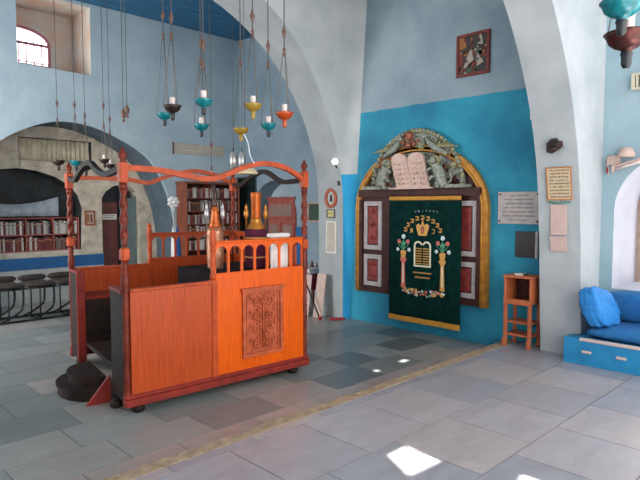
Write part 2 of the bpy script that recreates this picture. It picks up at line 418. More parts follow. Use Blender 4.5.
# painted dado in the alcove
mb = MB(); mb.box((1.7, 10.17, .46), (4.42, 10.2, .66), 'dado'); mb.box((1.7, 10.175, LOW), (4.42, 10.2, .46), 'dado_pale'); struct(mb.build('trim_2'))
mb = MB(); mb.box((3.05, 10.16, 2.2), (4.3, 10.2, 2.28), 'stone'); mb.box((2.98, 10.17, 2.7), (4.3, 10.2, 2.75), 'stone'); struct(mb.build('trim_3'))
mb = MB(); mb.box((6.93, 7.40, LOW), (6.95, 7.68, 1.15), 'dado'); struct(mb.build('trim_4'))

mb = MB(); mb.prism(rect(-2.6, -.2, 10.6, 5.05), -1.3, -1.0, 'plaster_white', holes=[rect(6.6, .7, 9.2, 3.6), rect(3.6, .9, 5.0, 2.6)], P=PXW); struct(mb.build('wall_left_added'))  # unseen wall with openings, added to cut the daylight from the left
# ceilings (left bay boards; plaster over the rest, with holes made up to cast the sun patches)
mb = MB()
y = 6.1
while y < 9.38:
    mb.box((-1, y+.006, 4.83), (6.95, min(y+.2, 9.4)-.006, 4.87), 'planks'); y += .2
mb.box((-1, 6.1, 4.88), (7.35, 10.6, 5.05), 'planks')
struct(mb.build('ceiling'))
S = Vector((.10, -.50, .86)).normalized()      # towards the sun
CZ = 5.05
def up(p, z): t = (z-p[2])/S.z; return (p[0]+S.x*t, p[1]+S.y*t)
pat = [[(2.70, 2.14, 0), (2.89, 2.14, 0), (2.86, 1.86, 0), (2.57, 1.88, 0)],
       [(4.78, 3.58, LOW), (4.90, 3.60, LOW), (4.88, 3.67, LOW), (4.76, 3.65, LOW)],
       [(4.29, 3.56, LOW), (4.37, 3.57, LOW), (4.38, 3.63, LOW), (4.31, 3.62, LOW)],
       [(2.93, 1.40, 0), (3.05, 1.44, 0), (3.05, 1.32, 0), (2.95, 1.32, 0)]]
holes = [[up(p, CZ) for p in q] for q in pat]
mb = MB(); mb.prism(rect(-1, -2.6, 7.35, 6.1), CZ, CZ+.02, 'plaster_white', holes=holes, P=lambda u, w, d: (u, w, d)); struct(mb.build('ceiling'))

# ------------------------------------------------------------------ windows and the doorway
def window_upper():
    t = thing('window_1', 'arched upper window with pink iron grating, deep in its reveal', 'window', (2.6, 10.22, 3.86)); t['kind'] = 'structure'
    f = MB(); out = [(0, 0), (1, 0), (1, .38)] + arc(.5, .38, .5, .26, 0, 180, 14)[1:-1] + [(0, .38)]
    inn = [(.04, .04), (.96, .04), (.96, .38)] + arc(.5, .38, .46, .22, 0, 180, 14)[1:-1] + [(.04, .38)]
    f.prism(out, 0, .04, 'pink_iron', holes=[inn]); f.box((.04, 0, .36), (.96, .04, .39), 'pink_iron')
    f.build('window_frame', t)
    g = MB()
    for x in (.2, .35, .5, .62, .74, .86): g.box((x-.006, .0, .03), (x+.006, .03, .4), 'pink_iron')
    g.box((.03, 0, .06), (.97, .03, .075), 'pink_iron'); g.box((.03, 0, .35), (.97, .03, .365), 'pink_iron'); g.build('grating', t)
window_upper()
t = thing('window_2', 'arched window in a deep white reveal over the blue bench', 'window', (7.05, .95, .68)); t['kind'] = 'structure'
f = MB(); out = [(1.1, 0)] + arc(.55, .82, .55, .55, 0, 180, 18) + [(0, 0)]; inn = [(1.04, .05)] + arc(.55, .82, .49, .49, 0, 180, 18) + [(.06, .05)]
f.prism(out, 0, .05, 'beige_wood', holes=[inn], P=PXW)
f.box((0, .53, .05), (.05, .57, 1.3), 'beige_wood'); f.box((0, .05, .5), (.05, 1.05, .53), 'beige_wood'); f.build('window_frame', t)
g = MB()
for i in range(1, 9): g.tube([(.07, .05+i*.113, .02), (.07, .05+i*.113, 1.2)], .006, 'beige_wood', 6)
g.build('grating', t)
t = thing('door_1', 'doorway with reddish brown leaf and grey glazed leaf', 'door', (4.42, 10.3, LOW)); t['kind'] = 'structure'
m1 = MB(); m1.box((0, 0, 0), (.33, .05, 1.72), 'door_brown')
for z in (.15, .95): m1.box((.05, -.012, z), (.28, 0, z+.65), 'door_brown')
m1.build('door_leaf', t)
m1 = MB(); m1.box((.40, .02, 0), (.44, .08, 1.85), 'door_grey'); m1.box((.70, .02, 0), (.73, .08, 1.85), 'door_grey'); m1.box((.44, .04, .02), (.70, .06, 1.8), 'door_grey'); m1.build('door_leaf', t)
m1 = MB(); m1.box((0, .0, 1.73), (.40, .03, 1.80), 'dark_glass'); m1.prism([(0, 1.8), (.1, 1.95), (.35, 2.04), (.4, 1.8)], .02, .05, 'dark_glass'); m1.build('fanlight', t)
m1 = MB(); m1.box((.33, -.03, 0), (.37, .1, 1.95), 'black_metal'); m1.box((.0, .25, -.05), (.8, .27, 2.1), 'stone_dark'); m1.build('door_frame', t)
s_ = MB(frame((4.42, 10.27, 1.28), (1, 0, 0), (0, -1, 0))); s_.box((-.02, 0, 0), (.3, .012, .1), 'paper')
for i in range(2): s_.box((.02, .012, .03+.035*i), (.26, .0135, .042+.035*i), 'ink_grey')
tag(s_.build('door_sign'), 'small white sign fixed across the reddish brown door leaf', 'sign')

# ------------------------------------------------------------------ things on the ark wall
def AF(x=6.1): return frame((x, 4.375, 0), (0, -1, 0), (-1, 0, 0))   # u to the right, d out of the wall, z up
ark = thing('torah_ark', 'tall arched wooden holy ark with gilt border set against the blue wall', 'cabinet', (6.1, 4.375, .33))
def AFl(): return frame((0, 0, -.33), (0, -1, 0), (-1, 0, 0))
KA = .80
outA = [(-1.03, .33), (1.03, .33)] + arc(0, 1.5, 1.03, KA+.02, 0, 180, 36)
innA = [(-.95, .335), (.95, .335)] + arc(0, 1.5, .95, KA-.06, 0, 180, 36)
mb = MB(AFl()); mb.prism(innA, .002, .035, 'wood_ark'); mb.build('back_board', ark)
mb = MB(AFl())
path = [(-.99, .33)] + [(x, z) for x, z in reversed(arc(0, 1.5, .99, KA-.02, 0, 180, 40))]
ring = [(-1.035, .33), (-.945, .33)] + list(reversed(arc(0, 1.5, .945, KA-.07, 0, 180, 40))) + [(.945, .33), (1.035, .33)] + arc(0, 1.5, 1.035, KA+.03, 0, 180, 40)
mb.prism(ring, 0, .07, 'gilt')
mb.tube([(-.965, .08, .33)] + [(x, .08, z) for x, z in reversed(arc(0, 1.5, .965, KA-.045, 0, 180, 40))] + [(.965, .08, .33)], .014, 'gilt')
mb.tube([(-1.015, .07, .33)] + [(x, .07, z) for x, z in reversed(arc(0, 1.5, 1.015, KA+.01, 0, 180, 40))] + [(1.015, .07, .33)], .012, 'gilt')
mb.build('gilt_border', ark)
mb = MB(AFl()); mb.box((-.95, .03, 1.66), (.95, .10, 1.76), 'wood_ark'); mb.build('cornice', ark); mb = MB(AFl()); mb.box((-.95, .03, .335), (.95, .07, .40), 'wood_ark'); mb.build('plinth', ark)
def scroll(mb, cx, cz, r, m, d, turns=1.6, s=1, rad=.008, a0=0):
    pts = []
    for i in range(26):
        t = i/25; a = a0 + s*turns*2*PI*t; rr = r*(1-.85*t); pts.append((cx+rr*math.cos(a), d, cz+rr*math.sin(a)))
    mb.tube(pts, [rad*(1-.4*i/25) for i in range(26)], m, 6)
def ark_panel(parent, u0, z0, u1, z1):
    w = .06
    f = MB(AFl()); f.prism(rect(u0, z0, u1, z1), .035, .055, 'grey_frame', holes=[rect(u0+w, z0+w, u1-w, z1-w)]); f.prism(rect(u0+.01, z0+.01, u1-.01, z1-.01), .055, .062, 'grey_frame', holes=[rect(u0+.025, z0+.025, u1-.025, z1-.025)])
    fr = f.build('panel_frame', parent)
    p = MB(AFl()); a, b, c, e = u0+w, z0+w, u1-w, z1-w
    p.prism([(a, b), (c, b), (c, e), (a, e)], .036, .04, 'ark_panel')
    p.prism(rect(a+.02, b+.02, c-.02, e-.02), .04, .048, 'ark_panel')
    cu = (a+c)/2
    nz = max(1, int((e-b)/.16))
    for i in range(nz):
        zc = b+(e-b)*(i+.5)/nz
        scroll(p, cu-.028, zc, .03, 'ark_panel', .05, s=1); scroll(p, cu+.028, zc, .03, 'ark_panel', .05, s=-1, a0=PI); p.ball((cu, .05, zc+.045), (.012, .008, .02), 'ark_panel')
    p.build('carved_panel', fr)
for sgn, (ua, ub) in ((-1, (-.93, -.44)), (1, (.48, .94))):
    d = MB(AFl()); d.box((ua, .034, .40), (ub, .045, 1.66), 'wood_ark'); do = d.build('door', ark)
    if sgn < 0: a, b = ua+.05, ub-.10
    else: a, b = ub-.36, ub-.05
    if sgn < 0: a, b = -.89, -.57
    for z0, z1 in ((.93, 1.60), (.42, .86)): ark_panel(do, a, z0, b, z1)
    if sgn > 0: ark_panel(do, .60-.02, .93, .66, 1.60) if False else None
for a, b in ((-.95, -.90), (.90, .95)): mb = MB(AFl()); mb.box((a, 0.036, .40), (b, .09, 1.62), 'wood_ark'); mb.build('jamb', ark)
# carved crest
def creature(name, cu, s):
    c = MB(frame((-.06, 0, -.33), (0, -1, 0), (-1, 0, 0)))
    m = 'verdigris'
    body = [(cu-s*.02, .13, 1.80), (cu+s*.01, .14, 1.88), (cu+s*.05, .14, 1.97), (cu+s*.09, .15, 2.05)]
    c.tube(smooth(body), [.05+.02*math.sin(PI*i/18) for i in range(19)], m, 10)
    c.ball((cu+s*.11, .17, 2.10), (.048, .045, .045), m); c.ball((cu+s*.155, .18, 2.085), (.022, .025, .02), m)
    for k in range(9):
        a = k/9*2*PI; c.ball((cu+s*.09+.055*math.cos(a), .155, 2.085+.055*math.sin(a)), (.024, .022, .024), 'olive_gilt')
    c.tube(smooth([(cu+s*.07, .16, 1.98), (cu+s*.14, .18, 2.0), (cu+s*.18, .18, 1.97)]), .018, m)
    c.tube(smooth([(cu+s*.04, .16, 1.9), (cu+s*.11, .18, 1.9), (cu+s*.15, .18, 1.86)]), .018, m)
    c.tube(smooth([(cu-s*.02, .14, 1.84), (cu+s*.05, .16, 1.84), (cu+s*.05, .15, 1.765)]), .026, m)
    c.tube(smooth([(cu-s*.06, .13, 1.82), (cu-s*.02, .15, 1.80), (cu-s*.03, .15, 1.765)]), .026, m)
    c.tube(smooth([(cu-s*.05, .12, 1.80), (cu-s*.13, .12, 1.86), (cu-s*.11, .12, 1.96), (cu-s*.16, .12, 2.02)]), .013, m)
    c.ball((cu-s*.165, .12, 2.035), (.025, .02, .03), 'olive_gilt')
    c.build(name, crest)
crest = MB(AFl())
bd = [(-.72, 1.76), (.72, 1.76), (.72, 1.86), (.66, 2.04), (.54, 2.20), (.40, 2.32), (.28, 2.46), (.10, 2.53), (-.08, 2.535), (-.28, 2.46), (-.42, 2.32), (-.56, 2.18), (-.68, 2.02), (-.72, 1.88)]
crest.prism(bd, .03, .07, 'verdigris')
rc = random.Random(5)
for i in range(130):
    a = rc.uniform(.05, PI-.05); q = rc.uniform(.45, 1)**.7
    u = .68*math.cos(a)*q; z = 1.78+.72*math.sin(a)*q
    if abs(u) < .26 and z < 2.26: continue
    m = rc.choice(['verdigris', 'verdigris', 'olive_gilt', 'verdigris_red', 'wood_ark'])
    if rc.random() < .45: scroll(crest, u, z, rc.uniform(.03, .06), m, .085, s=rc.choice((-1, 1)), a0=rc.uniform(0, 6), rad=.012)
    else: crest.ball((u, .075, z), (rc.uniform(.02, .045), .025, rc.uniform(.015, .04)), m)
for u, s in ((-.34, 1), (.34, -1)):
    for k in range(3): scroll(crest, u+s*.05*k, 2.33+.03*k, .06, 'verdigris', .10, s=s, rad=.015)
crest.box((-.80, .03, 1.76), (-.40, .2, 1.80), 'verdigris'); crest.box((.40, .03, 1.76), (.80, .2, 1.80), 'verdigris')
# edge rope of leaves
for k in range(40):
    a = PI*k/39; crest.ball((.70*math.cos(a), .085, 1.80+.70*math.sin(a)), (.03, .025, .03), 'verdigris' if k % 2 else 'olive_gilt')
crest = crest.build('carved_crest', ark)
creature('carved_lion', -.46, 1); creature('carved_lion', .48, -1)
c = MB(AFl())
for u, z, r in ((0, 2.45, .055), (-.02, 2.32, .05), (.08, 2.33, .035), (-.10, 2.36, .035)): c.ball((u-.08, .11, z), (r, .03, r*.8), 'verdigris_red')
for k in range(5): a = PI*(k+.5)/5; c.tube([(-.08, .11, 2.40), (-.08+.11*math.cos(a), .12, 2.40+.11*math.sin(a))], [.02, .008], 'verdigris_red', 6)
c.build('carved_crown', crest)
for s in (-1, 1):
    c = MB(AFl()); u0 = .16*s
    c.tube(smooth([(u0+s*.34, .12, 2.18), (u0+s*.22, .14, 2.24), (u0+s*.12, .14, 2.30), (u0+s*.05, .15, 2.38)]), [.012+.03*math.sin(PI*i/18) for i in range(19)], 'verdigris', 8)
    c.ball((u0+s*.03, .16, 2.405), (.026, .02, .022), 'verdigris')
    for k in range(6): c.tube([(u0+s*(.16+.02*k), .13, 2.27), (u0+s*(.2+.06*k), .13, 2.36-.02*k)], [.018, .006], 'olive_gilt', 6)
    c.build('carved_bird', crest)
# tablets of the law, leaning forward
TF = frame((-.10, 0, -.33), (0, -1, 0), (-1, 0, .0), (-.0, 0, 1))
tb = MB(TF)
def tab(u0, u1, ut0, ut1):
    n = 10; pts = [(u0, 1.765), (u1, 1.765), (ut1, 2.12)]
    cx = (ut0+ut1)/2; r = (ut1-ut0)/2
    pts += [(cx+r*math.cos(PI*i/n), 2.12+r*.75*math.sin(PI*i/n)) for i in range(1, n)] + [(ut0, 2.12)]
    return pts
for sgn in (0, 1):
    u0, u1, a, b = ((-.20, .045, -.31, -.055), (.05, .30, -.045, .215))[sgn]
    tb.prism(tab(u0, u1, a, b), .06, .095, 'pink_stone')
    tb.prism([(u0+.02, 1.79), (u1-.02, 1.79), (b-.025, 2.11), (a+.03, 2.11)], .095, .098, 'pink_stone')
    W = (['אנכי יה', 'לא יהיה', 'לא תשא', 'זכור את', 'כבד את'], ['לא תרצח', 'לא תנאף', 'לא תגנב', 'לא תענה', 'לא תחמד'])[1-sgn]
    for i, w in enumerate(W):
        z = 2.07-.062*i; k = (z-1.79)/.32; cu = (u0+u1)/2*(1-k)+(a+b)/2*k
        text_mesh(tb, w[::-1], .062, 'tablet_letter', TF, 0, .0995, cu, z, .19)
tb.box((-.33, .04, 1.755), (.34, .11, 1.775), 'pink_stone')
tb.build('stone_tablets', ark)
# Torah curtain
cur = thing('torah_curtain', 'dark green velvet ark curtain with gold embroidery and gold fringe', 'curtain', (5.97, 4.20, 1.66))
CF = frame((0, 0, 0), (0, -1, 0), (-1, 0, 0))   # local: u right (centre 0), d towards room, z down from 0
W2 = .545; ZB = -1.60
def wave(u, z): return .007*math.sin(u*17+.6) * (.35+.65*(-z/1.6)) + .004*math.sin(u*41)
mb = MB(CF); nu, nz = 48, 20; vs = []; fs = []
for side in (0, -.008):
    for j in range(nz+1):
        for i in range(nu+1):
            u = -W2+2*W2*i/nu; z = ZB*j/nz; vs.append((u, wave(u, z)+side, z))
Nn = (nu+1)*(nz+1)
for j in range(nz):
    for i in range(nu): a = j*(nu+1)+i; fs.append((a, a+1, a+nu+2, a+nu+1)); fs.append((Nn+a, Nn+a+nu+1, Nn+a+nu+2, Nn+a+1))
for j in range(nz):
    for i in (0, nu): a = j*(nu+1)+i; fs.append((a, a+nu+1, Nn+a+nu+1, Nn+a))
for i in range(nu):
    for j in (0, nz): a = j*(nu+1)+i; fs.append((a, a+1, Nn+a+1, Nn+a))
mb.add(vs, fs, 'velvet_green', True); mb.build('cloth', cur)
for z0, z1, nm in ((.0, -.045, 'fringe'), (ZB+.03, ZB-.035, 'fringe')):
    f = MB(CF); n = 90
    for i in range(n):
        u = -W2+2*W2*(i+.5)/n; w = wave(u, z1); h = z1 + .006*math.sin(i*2.1)
        f.box((u-W2/n*1.02, w+.001, h), (u+W2/n*1.02, w+.012, z0), 'fringe')
    f.build(nm, cur)
f = MB(CF); f.tube([(-W2, .002, .008), (W2, .002, .008)], .008, 'wood_ark'); f.build('curtain_rod', cur)
E_ = .014
def dot(mb, u, z, r, m): mb.lathe([(r, 0), (r, .003), (r*.5, .005)], m, (u, E_, z), 8, axis='y')
e = MB(CF)
for i in range(7): u = -.11+.055*i-.0; z = -.205+.02*math.cos((i-3)*.35)-.0; text_mesh(e, 'התורהאב'[i], .035, 'white_thread', CF, 0, E_+.006, u, z)
for i in range(9):      # gilt letters on an arc
    a = math.radians(158-136*i/8); u = .285*math.cos(a); z = -.52+.25*math.sin(a)
    h = .028; e.box((u-.024, E_, z-h), (u+.018, E_+.006, z-h*.35), 'gold_thread'); e.box((u+.004, E_, z-h), (u+.022, E_+.006, z+h), 'gold_thread'); e.box((u-.024, E_, z+h*.4), (u+.018, E_+.006, z+h), 'gold_thread')
e.build('embroidered_lettering', cur)
e = MB(CF)             # crown with the two letters beside it
e.prism([(-.06, -.50), (.06, -.50), (.085, -.43), (.10, -.37), (.06, -.345), (.03, -.37), (0, -.31), (-.03, -.37), (-.06, -.345), (-.10, -.37), (-.085, -.43)], E_, E_+.006, 'gold_thread', holes=[[(-.018, -.47), (.018, -.47), (.03, -.41), (0, -.375), (-.03, -.41)]])
dot(e, 0, -.32, .016, 'pink_thread'); e.box((-.012, E_, -.46), (.012, E_+.007, -.40), 'pink_thread')
text_mesh(e, 'ת', .10, 'gold_thread', CF, 0, E_+.006, -.165, -.44); text_mesh(e, 'כ', .10, 'gold_thread', CF, 0, E_+.006, .165, -.44)
e.build('embroidered_crown', cur)
e = MB(CF)             # tablets outline with written lines
def tabs(g): return [(-.13+g, -.90+g), (.13-g, -.90+g), (.13-g, -.64)] + [(.065+(.065-g)*math.cos(math.radians(a)), -.63+(.06-g)*math.sin(math.radians(a))) for a in range(15, 180, 15)] + [(-.065+(.065-g)*math.cos(math.radians(a)), -.63+(.06-g)*math.sin(math.radians(a))) for a in range(15, 180, 15)] + [(-.13+g, -.64)]
e.prism(tabs(0), E_, E_+.006, 'cream_thread', holes=[tabs(.022)])
for i in range(7):
    z = -.665-.032*i
    for u0, u1 in ((-.10, -.01), (.01, .10)):
        u = u0
        while u < u1-.01: e.box((u, E_, z-.008), (u+.011, E_+.005, z+.006), 'gold_thread'); u += .0155
e.build('embroidered_tablets', cur)
for s in (-1, 1):      # columns carrying flower vases
    e = MB(CF); cu = .30*s
    e.prism([(cu-.035, -.66-.52), (cu+.035, -1.18), (cu+.03, -1.14), (cu+.022, -.86), (cu+.045, -.83), (cu+.05, -.80), (cu-.05, -.80), (cu-.045, -.83), (cu-.022, -.86), (cu-.03, -1.14)], E_, E_+.006, 'pink_thread' if s < 0 else 'gold_thread')
    e.box((cu-.01, E_, -1.13), (cu+.01, E_+.007, -.87), 'cream_thread')
    e.build('embroidered_column', cur)
    e = MB(CF)
    e.prism([(cu-.03, -.80), (cu+.03, -.80), (cu+.045, -.72), (cu+.03, -.70), (cu-.03, -.70), (cu-.045, -.72)], E_, E_+.007, 'gold_thread')
    for a in (40, 65, 90, 115, 140):
        A_ = math.radians(a); e.prism([(cu-.004, -.70), (cu+.004, -.70), (cu+.12*math.cos(A_), -.70+.14*math.sin(A_)), (cu+.12*math.cos(A_)-.008, -.70+.14*math.sin(A_))], E_, E_+.004, 'green_thread')
    for u, z, m, r in ((0, -.52, 'white_thread', .03), (-.07, -.585, 'pink_thread', .028), (.07, -.585, 'pink_thread', .028), (-.09, -.69, 'white_thread', .024), (.09, -.69, 'white_thread', .026), (0, -.61, 'green_thread', .028)):
        for k in range(5): an = 2*PI*k/5; dot(e, cu+u+r*.6*math.cos(an), z+r*.6*math.sin(an), r*.5, m)
    e.build('embroidered_flowers', cur)
e = MB(CF)             # line of letters, garland underneath
for i in range(11): e.box((-.14+.026*i, E_, -.985), (-.124+.026*i, E_+.005, -.967), 'gold_thread')
for i in range(9): e.box((-.11+.026*i, E_, -1.045), (-.094+.026*i, E_+.005, -1.027), 'gold_thread')
e.build('embroidered_lettering', cur)
e = MB(CF); rg = random.Random(2)
for i in range(64):
    t = rg.random(); u = -.33+.66*t; z = -1.20-.045*math.sin(PI*t)+rg.uniform(-.035, .035)
    dot(e, u, z, rg.uniform(.01, .022), rg.choice(['gold_thread', 'gold_thread', 'white_thread', 'green_thread', 'pink_thread', 'cream_thread']))
e.build('embroidered_garland', cur)

# plaques etc on ark wall: helper to place framed flat things on x = const walls
def wallX(name, label, cat, X, y0, y1, z0, z1, m, d=.012, lines=0, ink='ink', fr=None, frw=.02, group=None, border=None, nch=None, seed=1, lab=True):
    t = thing(name, label, cat, (X, (y0+y1)/2, z0), group)
    F = frame((0, 0, 0), (0, -1, 0), (-1, 0, 0)); w = abs(y1-y0)/2; h = z1-z0
    b = MB(F); b.box((-w, .001, 0), (w, d, h), m, bev=.003 if d > .01 else 0); b.build('sheet' if d < .01 else 'board', t)
    if fr: f = MB(F); f.prism(rect(-w-.002, -.002, w+.002, h+.002), .001, d+.012, fr, holes=[rect(-w+frw, frw, w-frw, h-frw)]); f.build('frame', t)
    if lines:
        l = MB(F); r = random.Random(seed); mg = w*.78
        for i in range(lines):
            z = h*(.88-.76*i/max(1, lines-1)); u = -mg*(.6 if i in (0, lines-1) else 1)*r.uniform(.85, 1)
            e_ = -u
            while u < e_:
                q = r.uniform(.006, .012); l.box((u, d, z-.006), (u+q*.8, d+.001, z+.007), ink); l.box((u, d, z+.003), (u+q*1.1, d+.001, z+.008), ink); u += q*1.7+(.012 if r.random() < .2 else 0)
        l.build('lettering', t)
    return t
t = wallX('wall_plaque', 'white marble plaque with carved lettering and four corner screws on blue wall', 'plaque', 6.1, 3.24, 2.74, 1.335, 1.70, 'marble_sign', .02, 7, 'ink_grey')
f = MB(frame((0, 0, 0), (0, -1, 0), (-1, 0, 0)))
for a in (-.225, .225):
    for z in (.03, .335): f.lathe([(.012, .018), (.012, .026), (.004, .03)], 'bronze', (a, 0, z), 10, axis='y')
f.build('screw', t)
t = wallX('wall_niche_board', 'square black panel on blue wall under the marble plaque', 'panel', 6.1, 3.02, 2.765, .96, 1.255, 'black_board', .02)
f = MB(frame((0, 0, 0), (0, -1, 0), (-1, 0, 0))); f.box((.115, .001, 0), (.14, .035, .295), 'marble_sign'); f.build('frame_strip', t)
f = MB(frame((0, 0, 0), (0, -1, 0), (-1, 0, 0))); f.ball((.04, .025, .11), (.012, .01, .02), 'bead_wood'); f.build('latch', t)
# painting above the ark
t = wallX('painting', 'dark framed painting with pale figures high on the wall', 'painting', 6.1, 3.815, 3.385, 3.09, 3.585, 'painting_dark', .02, fr='paint_red', frw=.03)
f = MB(frame((0, 0, 0), (0, -1, 0), (-1, 0, 0)))
for pts, m in (([(-.18, .32), (-.08, .34), (-.10, .46), (-.18, .46)], 'paint_amber'), ([(-.12, .10), (-.02, .12), (.02, .30), (-.03, .31), (-.08, .22)], 'paint_cream'), ([(.02, .30), (.06, .10), (.14, .14), (.08, .26), (.05, .31)], 'paint_cream'),
               ([(.06, .36), (.13, .34), (.12, .44), (.09, .47)], 'paint_cream'), ([(-.08, .04), (.0, .03), (-.03, .12), (-.06, .10)], 'paint_green'), ([(.12, .2), (.19, .2), (.18, .34), (.14, .33)], 'paint_red'),
               ([(-.02, .03), (.03, .04), (.02, .17), (-.01, .15)], 'paint_red'), ([(-.18, .05), (-.12, .05), (-.14, .28), (-.18, .3)], 'paint_red')):
    f.prism(pts, .02, .023, m)
rg = random.Random(12)
for i in range(60):
    u, z, r_ = rg.uniform(-.18, .18), rg.uniform(.04, .45), rg.uniform(.008, .024)
    f.prism([(u+r_*math.cos(a_)*rg.uniform(.6, 1.3), z+r_*1.4*math.sin(a_)) for a_ in (0, 1, 2, 3, 4, 5)], .023, .025, rg.choice(['painting_dark', 'painting_dark', 'paint_red', 'paint_green', 'paint_cream', 'paint_amber']))
f.build('painted_figures', t)
# small speaker at the arch edge
sp = MB(frame((5.66, 2.61, 2.42), (1, 0, 0), (0, 1, 0))); sp.box((-.03, 0, 0), (.04, .06, .13), 'white_plastic', bev=.01)
sp.F = frame((5.66, 2.61, 2.42), (1, 0, 0), (0, 1, 0)); tag(sp.build('wall_speaker'), 'small white box at the edge of the right-hand arch', 'speaker')

# ------------------------------------------------------------------ notices on the right-hand pier (follow its slight slope)
def pier_x(z): return 5.77+(5.87-5.77)*max(0, (1.2-z)/1.2) if z < 1.2 else 2.42+math.sqrt(3.33**2-(z-1.2)**2)
def pier_sheet(name, label, y0, y1, z0, z1, m, lines, ink='ink', border=None, seed=1):
    xa, xb = pier_x(z0), pier_x(z1); h = z1-z0; L_ = math.hypot(h, xb-xa)
    ez = Vector((xb-xa, 0, h))/L_; ey = Vector((-ez.z, 0, ez.x))
    t = thing(name, label, 'notice', (xa, (y0+y1)/2, z0))
    F = frame(ey*.012, (0, -1, 0), ey, ez); w = (y0-y1)/2
    b = MB(F); b.box((-w, -.001, 0), (w, .004, L_), m); b.build('sheet', t)
    if border: b = MB(F); b.prism(rect(-w, 0, w, L_), .004, .006, border, holes=[rect(-w+.012, .012, w-.012, L_-.012)]); b.build('border', t)
    l = MB(F); r = random.Random(seed)
    for i in range(lines):
        z = L_*(.9-.8*i/(lines-1)); u = -w*.78*r.uniform(.85, 1)
        while u < w*.78:
            q = r.uniform(.006, .013); l.box((u, .004, z-.006), (u+q*.8, .0052, z+.006), ink); l.box((u, .004, z+.003), (u+q*1.1, .0052, z+.008), ink); u += q*1.7+(.012 if r.random() < .15 else 0)
    l.build('lettering', t)
pier_sheet('wall_notice', 'tan lettered notice with border, topmost on the grey pier', 2.50, 2.245, 1.60, 1.93, 'paper_tan', 9, 'ink', 'stand_side', 3)
pier_sheet('wall_notice', 'narrow pinkish notice in the middle of three on the grey pier', 2.465, 2.30, 1.25, 1.555, 'paper_pink', 9, 'fixture_pink', None, 4)
pier_sheet('wall_notice', 'short faded pink notice, lowest of three on the grey pier', 2.475, 2.305, 1.08, 1.235, 'paper_pink', 4, 'fixture_pink', None, 5)
X0 = pier_x(1.58)
g = MB()
rg = random.Random(9)
for i in range(16): g.ball((X0-.022+rg.uniform(-.004, .004), 2.48-.014*i, 1.582+rg.uniform(-.008, .008)-.01*math.sin(PI*i/15)), (.009, .009, .008), 'green_thread' if i % 3 else 'teal_glass')
tag(g.build('garland'), 'thin blue-green garland strip between two notices on the pier', 'garland')
X0 = pier_x(2.17)
g = MB(frame((X0-.01, 2.385, 2.13), (0, -1, 0), (-1, 0, .1)))
g.prism([(-.075, -.06), (-.03, -.075), (.02, -.05), (.08, -.01), (.075, .04), (.03, .05), (.02, .075), (-.03, .07), (-.08, .03)], 0, .02, 'bronze')
for i in range(12): g.ball((rg.uniform(-.05, .05), .03, rg.uniform(-.04, .045)), (.02, .018, .016), 'black_metal' if i % 2 else 'bronze')
g.tube([(-.02, .03, -.05), (.03, .04, -.03)], .008, 'bead_wood')
tag(g.build('wall_ornament'), 'small dark lumpy metal ornament high on the grey pier', 'ornament')

# ------------------------------------------------------------------ wooden stand with shelves
st = thing('wooden_stand', 'small open orange-brown wooden stand with shelves beside the pier', 'stand', (5.90, 2.83, 0))
hw, hd = .155, .13
mb = MB(); 
def bx(name, a, b, m, parent, bev=.004): q = MB(); q.box(a, b, m, bev=bev); return q.build(name, parent)
bx('top', (-hd-.01, -hw-.01, .76), (hd+.005, hw+.01, .785), 'stand_wood', st)
for y_ in (-hw, hw-.022): bx('side_panel', (-hd, y_, .50), (hd, y_+.022, .76), 'stand_wood', st)
for x_ in (-hd, hd-.035):
    for y_ in (-hw, hw-.035): bx('leg', (x_, y_, 0), (x_+.035, y_+.035, .50), 'stand_wood', st)
bx('back_panel', (hd-.015, -hw+.022, .50), (hd, hw-.022, .76), 'wood_ark', st)
for z_ in (.48, .26, .12): bx('shelf', (-hd+(.0 if z_ > .4 else .02), -hw+(.0 if z_ > .4 else .01), z_), (hd, hw-(.0 if z_ > .4 else .01), z_+.02), 'stand_wood', st)
bx('front_rail', (-hd-.008, -hw, .47), (-hd, hw, .53), 'stand_wood', st)
for x_, z_ in ((-hd-.012, 0),):
    for y_ in (-hw-.005, hw-.035): bx('foot_block', (x_, y_, 0), (x_+.012, y_+.045, .09), 'stand_wood', st)
bk = MB(); bk.box((-.06, -.09, 0), (.06, .01, .02), 'paper', bev=.003); bk.box((-.062, -.092, -.0), (.062, -.088, .021), 'book_4')
tag(bk.build('open_book', loc=(5.86, 2.87, .786)), 'pale open booklet lying on top of the wooden stand', 'book')

